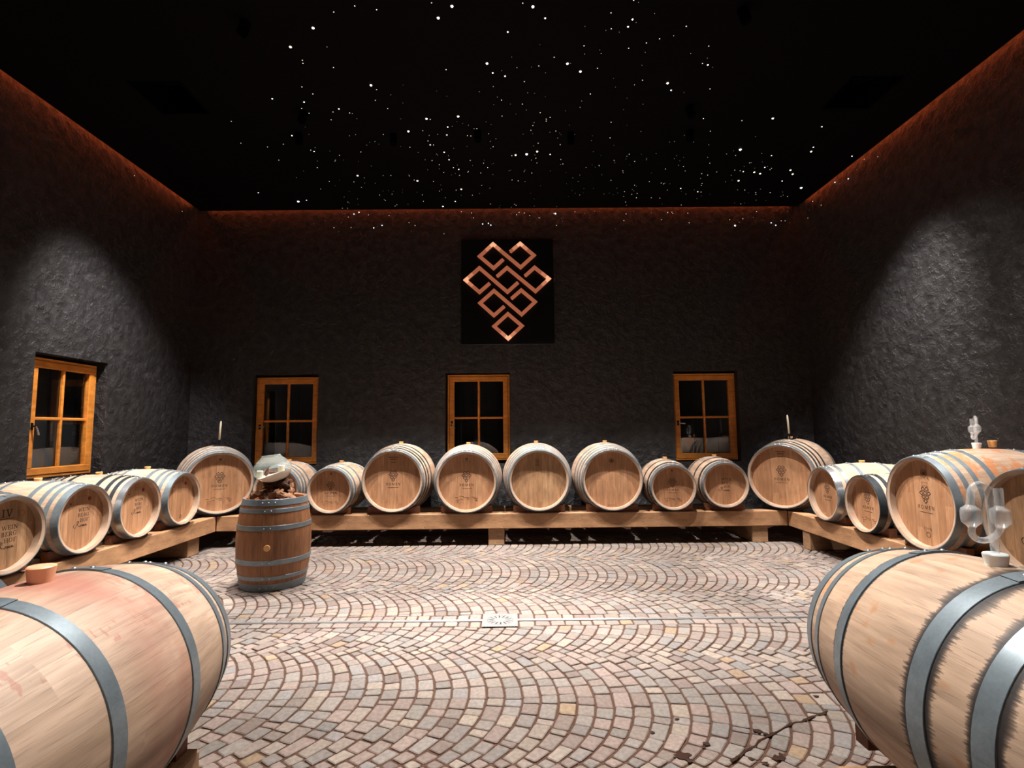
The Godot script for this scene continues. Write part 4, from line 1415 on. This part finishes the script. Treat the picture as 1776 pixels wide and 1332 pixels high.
# ------------------------------------------------------------------ emblem
func emblem():
	var cx := -0.026
	var cy := 3.628
	var o := base("wall_sign", Vector3(cx, cy, ZB))
	tag(o, "black square wall panel with a copper knot of linked squares made to glow", "sign")
	var pl := put("panel", box_mesh(Vector3(1.455, 1.685, 0.03), 0.004), M.plate, o)
	pl.position.z = 0.015
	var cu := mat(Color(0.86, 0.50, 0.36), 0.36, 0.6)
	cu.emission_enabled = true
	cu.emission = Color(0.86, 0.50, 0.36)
	cu.emission_energy_multiplier = 0.42  # brightness of the copper strips, put into the material as emission
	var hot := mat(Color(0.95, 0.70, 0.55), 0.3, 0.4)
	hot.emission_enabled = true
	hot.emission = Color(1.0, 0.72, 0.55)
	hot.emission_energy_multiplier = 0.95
	var ks := knot()
	var w := 1.341
	for i in ks.size():
		var pts := []
		for q in ks[i]: pts.append(Vector2(q.x * w, q.y * w * 1.026))
		var st := mb()
		ribbon(st, pts, 0.052, 0.028, i == 4, 0.045)
		# stand-offs
		for q in pts: box(st, Vector3(q.x, q.y, 0.038), Vector3(0.012, 0.012, 0.020), 0.001)
		put("copper_band", st.commit(), cu, o)
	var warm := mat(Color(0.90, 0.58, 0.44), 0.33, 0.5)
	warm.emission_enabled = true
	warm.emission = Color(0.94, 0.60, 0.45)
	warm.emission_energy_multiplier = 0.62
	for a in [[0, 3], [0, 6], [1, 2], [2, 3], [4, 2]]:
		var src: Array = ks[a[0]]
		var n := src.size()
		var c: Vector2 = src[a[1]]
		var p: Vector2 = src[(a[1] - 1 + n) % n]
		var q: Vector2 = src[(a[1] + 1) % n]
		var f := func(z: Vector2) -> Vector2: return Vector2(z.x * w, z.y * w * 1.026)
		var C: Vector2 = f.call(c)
		for step in [[0.15, warm, 0.0015], [0.055, hot, 0.003]]:  # highlights on the copper corners, put in as stepped emissive overlays
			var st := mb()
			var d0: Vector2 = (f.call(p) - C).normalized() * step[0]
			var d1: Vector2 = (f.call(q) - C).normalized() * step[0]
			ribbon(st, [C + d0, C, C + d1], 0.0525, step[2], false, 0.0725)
			put("highlight_tip", st.commit(), step[1], o)

# ------------------------------------------------------------------ windows
func windows():
	var where := [
		[Vector3(-3.46, 0.97, ZB - 0.13), 0.0, 0.98, 1.345, 0.98, "left window of the back wall behind the glass bowl"],
		[Vector3(-0.49, 1.00, ZB - 0.13), 0.0, 0.97, 1.33, 0.97, "middle window of the back wall below the copper sign"],
		[Vector3(3.03, 0.97, ZB - 0.13), 0.0, 0.98, 1.345, 0.98, "right window of the back wall"],
		[Vector3(XL - 0.13, 1.0, -5.815), PI / 2, 0.88, 1.28, 0.85, "window of the left wall above the barrels"]]
	for i in where.size():
		var a: Array = where[i]
		var w: float = a[2]
		var h: float = a[3]
		var o := base("window", a[0], a[1])
		o.name = "window_%d" % (i + 1)
		tag(o, "orange wooden casement with four panes, the " + a[5], "window", "", "structure")
		var d := 0.06
		# fixed frame with a casement inside it
		var st := mb()
		box(st, Vector3(0, 0.014, -0.01), Vector3(w, 0.028, 0.09), 0.003)
		box(st, Vector3(0, h - 0.014, -0.01), Vector3(w, 0.028, 0.09), 0.003)
		for s in [-1.0, 1.0]: box(st, Vector3(s * (w / 2 - 0.014), h / 2, -0.01), Vector3(0.028, h - 0.056, 0.09), 0.003)
		put("outer_frame", st.commit(), M.frame, o)
		var iw := w - 0.06
		var ih := h - 0.06
		st = mb()
		var rail := 0.075
		box(st, Vector3(0, 0.03 + rail / 2, 0.012), Vector3(iw, rail, d), 0.006)
		box(st, Vector3(0, h - 0.03 - rail / 2, 0.012), Vector3(iw, rail, d), 0.006)
		for s in [-1.0, 1.0]: box(st, Vector3(s * (iw / 2 - rail / 2), h / 2, 0.012), Vector3(rail, ih - 2 * rail, d), 0.006)
		put("casement", st.commit(), M.frame, o)
		var mid_y := 0.03 + rail + (ih - 2 * rail) * 0.49
		put("glazing_bar", box_mesh(Vector3(0.032, ih - 2 * rail, 0.036), 0.006), M.frame, o).position = Vector3(0.0, h / 2, 0.012)
		put("glazing_bar", box_mesh(Vector3(iw - 2 * rail, 0.032, 0.034), 0.006), M.frame, o).position = Vector3(0, mid_y, 0.012)
		var x0 := 0.016
		var x1 := iw / 2 - rail
		var ya := [[0.03 + rail, mid_y - 0.016], [mid_y + 0.016, h - 0.03 - rail]]
		for s in [-1.0, 1.0]:
			for y in ya:
				var p := put("pane", box_mesh(Vector3(x1 - x0, y[1] - y[0], 0.005), 0.0005), M.glass, o)
				p.position = Vector3(s * (x0 + x1) / 2, (y[0] + y[1]) / 2, 0.0)
		# lever handle on the left stile
		st = mb()
		box(st, Vector3(0, 0, 0.004), Vector3(0.030, 0.075, 0.008), 0.003)
		lathe(st, [Vector2(0.010, 0.0), Vector2(0.010, 0.05)], 12, false, Transform3D(Basis(Vector3.RIGHT, PI / 2), Vector3(0, 0, 0.0)))
		var hx := -iw / 2 + rail / 2
		var plate_ := put("handle_plate", st.commit(), M.iron, o)
		plate_.position = Vector3(hx, mid_y - 0.085, 0.042)
		st = mb()
		var dr: Vector2 = [Vector2(1, 0.0), Vector2(0.55, -0.8), Vector2(1, -0.15), Vector2(0.3, -0.95)][i]
		dr = dr.normalized() * 0.095
		tube(st, [Vector3(0, 0, 0.045), Vector3(dr.x * 0.35, dr.y * 0.35, 0.052), Vector3(dr.x * 0.7, dr.y * 0.7, 0.055), Vector3(dr.x, dr.y, 0.054)], [0.008, 0.0085, 0.010, 0.009], 10)
		put("handle_lever", st.commit(), M.steel, o).position = Vector3(hx, mid_y - 0.085, 0.042)
		# closed shutter outside
		st = mb()
		for k in 5: box(st, Vector3(-w / 2 + (k + 0.5) * w / 5, h / 2, -0.225), Vector3(w / 5 - 0.004, h + 0.1, 0.03), 0.003)
		put("shutter", st.commit(), M.outside, o)

# ------------------------------------------------------------------ standing barrel with the bowl on driftwood
func standing_barrel():
	var L := 0.83
	var rh := 0.285
	var rb := 0.337
	var foot := Vector3(-2.3125, 0.003, -5.159)
	var o := base("standing_barrel", foot, deg_to_rad(14.0))
	tag(o, "old brown barrel standing upright on the cobbles with grey hoops and a bung", "barrel")
	var lift := Transform3D(Basis(Vector3.RIGHT, -PI / 2), Vector3(0, L, 0))   # axis -z becomes down
	lift.basis = Basis(Vector3.RIGHT, PI / 2 * -1.0)
	var n := 22
	var r := RandomNumberGenerator.new()
	r.seed = 31
	for k in n:
		var sv := put("stave", stave_mesh(L, rh, rb, n), M.old[r.randi() % 5], o)
		sv.transform = lift * Transform3D(Basis(Vector3.BACK, TAU * (k + 0.5) / n), Vector3.ZERO)
	var boards := head_boards(rh - 0.0225, 6)
	for k in 6: put("head_board", boards[k], M.head[r.randi() % 5], o).transform = lift
	for a in [[0.0, 0.058, 3], [0.085, 0.122, 2], [0.235, 0.278, 2], [0.545, 0.590, 2], [0.692, 0.728, 2], [0.762, 0.83, 3]]:
		var hp := put("hoop", hoop_mesh(L, rh, rb, a[0], a[1]), M.hoop[0], o)
		hp.transform = lift * Transform3D(Basis(Vector3.BACK, PI + 0.0), Vector3.ZERO)
		rivets(hp, L, rh, rb, a[0], a[1], a[2])
	var b := mb()
	lathe(b, [Vector2(0.026, -0.02), Vector2(0.029, 0.012), Vector2(0.026, 0.016), Vector2(0.0, 0.016)], 20, false, Transform3D(Basis(Vector3.RIGHT, PI / 2), Vector3(0, 0, 0)))
	var bo := put("bung", b.commit(), M.bung, o)
	bo.position = Vector3(0.0, 0.40, rb - 0.001)
	bo.rotation.y = 0.0
	# driftwood
	var top := foot + Vector3(0, L - 0.042, 0)
	var dw := base("driftwood_root", top)
	dw.scale = Vector3(1.0, 0.80, 1.0)
	tag(dw, "gnarled brown driftwood root on top of the standing barrel carrying the bowl", "driftwood")
	var root_wood := box_wood(Color(0.40, 0.25, 0.16), M.aged_tex, 5.0)
	var pale := box_wood(Color(0.66, 0.47, 0.33), M.aged_tex, 5.0)
	for m in [root_wood, pale]:
		m.heightmap_enabled = true
		m.heightmap_texture = speckle_texture(256, 83, 0.0, 0.03, 0.12, 0.6, 0.3)
		m.heightmap_scale = 2.5
	rng.seed = 9
	var st := mb()
	for a in [
		[[Vector3(-0.05, 0.0, 0.02), Vector3(-0.045, 0.06, 0.03), Vector3(-0.06, 0.12, 0.02), Vector3(-0.03, 0.20, -0.01), Vector3(-0.02, 0.235, -0.02)], [0.06, 0.052, 0.06, 0.07, 0.05]],
		[[Vector3(0.07, 0.0, -0.04), Vector3(0.07, 0.07, -0.03), Vector3(0.09, 0.14, -0.03), Vector3(0.075, 0.20, -0.03), Vector3(0.05, 0.24, -0.02)], [0.05, 0.05, 0.045, 0.06, 0.05]],
		[[Vector3(-0.12, 0.19, 0.0), Vector3(-0.05, 0.20, 0.03), Vector3(0.03, 0.205, 0.02), Vector3(0.10, 0.19, 0.0)], [0.02, 0.045, 0.05, 0.025]],
		[[Vector3(-0.10, 0.13, -0.02), Vector3(-0.05, 0.09, -0.05), Vector3(0.04, 0.10, -0.06), Vector3(0.10, 0.05, -0.07)], [0.025, 0.045, 0.05, 0.035]]]:
		gnarl(st, a[0], a[1], 14, 0.5)
	for q in 9:
		var ang := q * 0.7 + rng.randf() * 0.4
		var c := Vector3(cos(ang) * 0.11, 0, sin(ang) * 0.08)
		var pts := []
		for e in 6: pts.append(c * (1.0 - e * 0.09) + Vector3(sin(e * 1.9 + q) * 0.022, e * 0.042, cos(e * 2.3 + q * 2.0) * 0.022))
		gnarl(st, pts, [0.022, 0.016, 0.020, 0.015, 0.019, 0.012], 9, 0.6)
	put("trunk", st.commit(), root_wood, dw)
	for a in [
		[[Vector3(-0.02, 0.03, 0.10), Vector3(0.02, 0.10, 0.085), Vector3(0.08, 0.09, 0.10), Vector3(0.14, 0.06, 0.10), Vector3(0.195, 0.035, 0.09), Vector3(0.23, 0.02, 0.08)], [0.024, 0.036, 0.044, 0.046, 0.036, 0.012]],
		[[Vector3(-0.22, 0.015, 0.07), Vector3(-0.19, 0.06, 0.07), Vector3(-0.165, 0.10, 0.06), Vector3(-0.14, 0.08, 0.05), Vector3(-0.10, 0.04, 0.04)], [0.028, 0.034, 0.026, 0.034, 0.03]],
		[[Vector3(0.13, 0.20, -0.03), Vector3(0.145, 0.13, -0.01), Vector3(0.15, 0.06, 0.02), Vector3(0.17, 0.01, 0.05)], [0.02, 0.024, 0.026, 0.03]],
		[[Vector3(0.0, 0.12, 0.06), Vector3(-0.015, 0.07, 0.09), Vector3(-0.03, 0.01, 0.13)], [0.03, 0.026, 0.03]]]:
		st = mb()
		gnarl(st, a[0], a[1], 14, 0.6)
		put("root_arm", st.commit(), pale, dw)
	# bowl
	var bw := base("glass_bowl", top + Vector3(-0.022, 0.178, 0.0))
	bw.rotation = Vector3(0.05, 0, deg_to_rad(7))
	bw.scale = Vector3.ONE * 0.93
	tag(bw, "clear round glass bowl slumped on the driftwood, holding sand and candles", "bowl")
	st = mb()
	var prof := []
	for a in [[0.0, 0.004], [0.06, 0.006], [0.108, 0.020], [0.150, 0.050], [0.178, 0.090], [0.190, 0.130], [0.188, 0.155], [0.174, 0.190], [0.145, 0.226], [0.112, 0.256], [0.095, 0.276], [0.092, 0.284]]: prof.append(Vector2(a[0], a[1]))
	lathe(st, prof, 40, true)
	put("bowl_glass", st.commit(), M.bowl, bw)
	st = mb()
	lathe(st, [Vector2(0.090, 0.281), Vector2(0.094, 0.281), Vector2(0.094, 0.286), Vector2(0.090, 0.286), Vector2(0.090, 0.281)], 36, false)
	put("rim", st.commit(), M.airlock, bw)
	# sand fills the lower part, its top tilted
	st = mb()
	var segs := 36
	var rad := func(y: float) -> float:
		for q in prof.size() - 1:
			if y >= prof[q].y and y <= prof[q + 1].y: return lerpf(prof[q].x, prof[q + 1].x, (y - prof[q].y) / (prof[q + 1].y - prof[q].y)) - 0.003
		return 0.05
	for k in segs:
		var pa := []
		for t in [TAU * k / segs, TAU * (k + 1) / segs]:
			var yt: float = 0.082 + 0.020 * cos(t) + 0.010 * sin(t * 2.0 + 0.6)
			var col := []
			for q in 6:
				var y := lerpf(0.006, yt, q / 5.0)
				col.append(Vector3(rad.call(y) * cos(t), y, rad.call(y) * sin(t)))
			pa.append(col)
		for q in 5: quad(st, pa[0][q], pa[1][q], pa[1][q + 1], pa[0][q + 1], Vector3(0, 0.09, 0))
		tri(st, Vector3(0.01, 0.088, 0), pa[0][5], pa[1][5], Vector3(0, -0.2, 0))
		tri(st, Vector3(0, 0.006, 0), pa[0][0], pa[1][0], Vector3(0, 0.2, 0))
	var sand := put("sand", st.commit(), M.sand)
	sand.transform = bw.transform
	tag(sand, "white sand lying slanted in the bottom of the glass bowl", "sand", "", "stuff")
	for a in [[Vector3(-0.118, 0.060, 0.055), 0.028, 0.075, "left white pillar candle in the sand of the glass bowl"], [Vector3(0.075, 0.090, -0.03), 0.030, 0.07, "right white pillar candle in the sand of the glass bowl"]]:
		var cd := base("pillar_candle", bw.transform * a[0])
		tag(cd, a[3], "candle", "pillar candles in the bowl")
		st = mb()
		lathe(st, [Vector2(0.0, 0.0), Vector2(a[1], 0.0), Vector2(a[1], a[2] - 0.004), Vector2(a[1] - 0.004, a[2]), Vector2(a[1] * 0.6, a[2] - 0.004), Vector2(0.0, a[2] - 0.006)], 24, false)
		put("wax", st.commit(), M.wax, cd)
		st = mb()
		tube(st, [Vector3(0, a[2] - 0.007, 0), Vector3(0.001, a[2] + 0.004, 0), Vector3(0.003, a[2] + 0.009, 0)], [0.0012], 6)
		put("wick", st.commit(), M.iron, cd)
	# pine cones
	var cone_m := mat(Color(0.42, 0.23, 0.12), 0.8)
	for a in [[Vector3(-0.045, 0.080, 0.075), 0.035, 0.105, 0.25, "upright brown pine cone beside the left candle in the bowl"], [Vector3(0.0, 0.105, 0.085), 0.032, 0.06, 1.35, "brown pine cone lying in the middle of the glass bowl"]]:
		var pc := base("pine_cone", bw.transform * a[0])
		pc.rotation = Vector3(0.2, 0.4, -a[3])
		tag(pc, a[4], "pine cone", "pine cones in the bowl")
		st = mb()
		lathe(st, [Vector2(0.0, 0.0), Vector2(a[1] * 0.5, 0.01), Vector2(a[1] * 0.45, a[2] * 0.5), Vector2(0.0, a[2])], 12, true)
		put("core", st.commit(), cone_m, pc)
		st = mb()
		for q in 44:
			var u := q / 44.0
			var ang := q * 2.399
			var rr: float = a[1] * sin(PI * clampf(0.18 + u * 0.80, 0, 1))
			var dirn := Vector3(cos(ang), 0.35, sin(ang))
			var p := Vector3(0, u * a[2], 0)
			var side := Vector3(-sin(ang), 0, cos(ang)) * (0.010 * (1.2 - u))
			var tip := p + dirn * rr
			var under := p + Vector3(0, -0.004, 0)
			tri(st, p + side, p - side, tip, under)
			tri(st, under, p + side, tip, p)
			tri(st, under, p - side, tip, p)
		put("scales", st.commit(), cone_m, pc).set_meta("kind", "stuff")

# ------------------------------------------------------------------ candles on the corner barrels
func candles():
	for a in [[Vector3(-3.935, 1.283, -7.02), "tall ivory candle in a black holder on the left corner barrel", 0.10], [Vector3(3.755, 1.292, -6.965), "tall ivory candle in a black holder on the right corner barrel", -0.10]]:
		var o := base("candlestick", a[0])
		o.rotation.z = -a[2] * 0.5
		tag(o, a[1], "candlestick", "candlesticks on the corner barrels")
		var st := mb()
		lathe(st, [Vector2(0.0, 0.006), Vector2(0.062, 0.006), Vector2(0.082, 0.016), Vector2(0.085, 0.020), Vector2(0.080, 0.020), Vector2(0.060, 0.011), Vector2(0.012, 0.010), Vector2(0.0, 0.010)], 28, true)
		put("saucer", st.commit(), M.iron, o)
		st = mb()
		lathe(st, [Vector2(0.02, 0.008), Vector2(0.010, 0.022), Vector2(0.008, 0.045), Vector2(0.016, 0.058), Vector2(0.014, 0.07), Vector2(0.019, 0.085), Vector2(0.014, 0.085)], 18, true)
		put("stem", st.commit(), M.iron, o)
		st = mb()
		tube(st, [Vector3(0.08, 0.02, 0), Vector3(0.11, 0.035, 0), Vector3(0.105, 0.055, 0), Vector3(0.075, 0.05, 0), Vector3(0.07, 0.03, 0)], [0.004], 8)
		put("finger_ring", st.commit(), M.iron, o)
		st = mb()
		lathe(st, [Vector2(0.0, 0.065), Vector2(0.0135, 0.065), Vector2(0.0120, 0.30), Vector2(0.009, 0.325), Vector2(0.004, 0.335), Vector2(0.0, 0.336)], 18, true)
		put("candle", st.commit(), M.wax, o)
		st = mb()
		tube(st, [Vector3(0, 0.333, 0), Vector3(0.001, 0.345, 0), Vector3(0.004, 0.352, 0)], [0.0013], 6)
		put("wick", st.commit(), M.iron, o)

# ------------------------------------------------------------------ airlocks
func airlock(at: Vector3, turn: float, k: float, label: String):
	var o := base("airlock", at, turn)
	tag(o, label, "airlock", "glass airlocks on barrels")
	var st := mb()
	lathe(st, [Vector2(0.0, -0.012), Vector2(0.024, -0.012), Vector2(0.030, 0.030), Vector2(0.028, 0.033), Vector2(0.0, 0.033)], 24, false)
	put("stopper", st.commit(), M.stopper, o)
	st = mb()
	# stem up, over the bend, down into the first bulb
	var pts := [Vector3(0, 0.02, 0), Vector3(0, 0.09, 0), Vector3(0, 0.15, 0), Vector3(-0.002, 0.185, 0)]
	for i in 9:
		var t := PI * i / 8.0
		pts.append(Vector3(-0.029 + 0.027 * cos(t), 0.195 + 0.032 * sin(t), 0))
	pts.append(Vector3(-0.058, 0.180, 0))
	pts.append(Vector3(-0.060, 0.168, 0))
	tube(st, pts, [0.0105], 14, false)
	# bulbs
	var bulb := [Vector2(0.009, -0.034), Vector2(0.016, -0.026), Vector2(0.0225, -0.020), Vector2(0.0245, -0.012), Vector2(0.0245, 0.012), Vector2(0.0225, 0.020), Vector2(0.016, 0.024), Vector2(0.0105, 0.030)]
	lathe(st, bulb, 20, true, Transform3D(Basis(), Vector3(-0.060, 0.140, 0)))
	lathe(st, bulb, 20, true, Transform3D(Basis(), Vector3(0.036, 0.134, -0.012)))
	# lower bend behind the stem joins the bulbs
	pts = []
	for i in 11:
		var t := PI * i / 10.0
		pts.append(Vector3(-0.012 - 0.048 * cos(t), 0.108 - 0.043 * sin(t), -0.012 * (i / 10.0) - 0.014 * sin(t)))
	tube(st, pts, [0.009], 12, false)
	tube(st, [Vector3(0.036, 0.160, -0.012), Vector3(0.036, 0.215, -0.012)], [0.0115], 14, false)
	put("glass_tube", st.commit(), M.airlock, o)
	o.scale = Vector3.ONE * k
	return o

func airlocks():
	airlock(Vector3(1.352, 1.063, -1.475), 0.0, 0.98, "large glass airlock in a white stopper on the near right foreground barrel")
	airlock(Vector3(4.04, 1.268, -4.49), 1.0, 1.15, "small looking glass airlock in a white stopper on the far stained right barrel")
	var b := mb()
	lathe(b, [Vector2(0.026, -0.005), Vector2(0.034, 0.05), Vector2(0.032, 0.053), Vector2(0.0, 0.053)], 22, false)
	var o := put("loose_bung", b.commit(), M.bung)
	o.position = Vector3(4.15, 1.272, -4.46)
	tag(o, "tan bung beside the airlock on the large stained barrel at right", "bung")
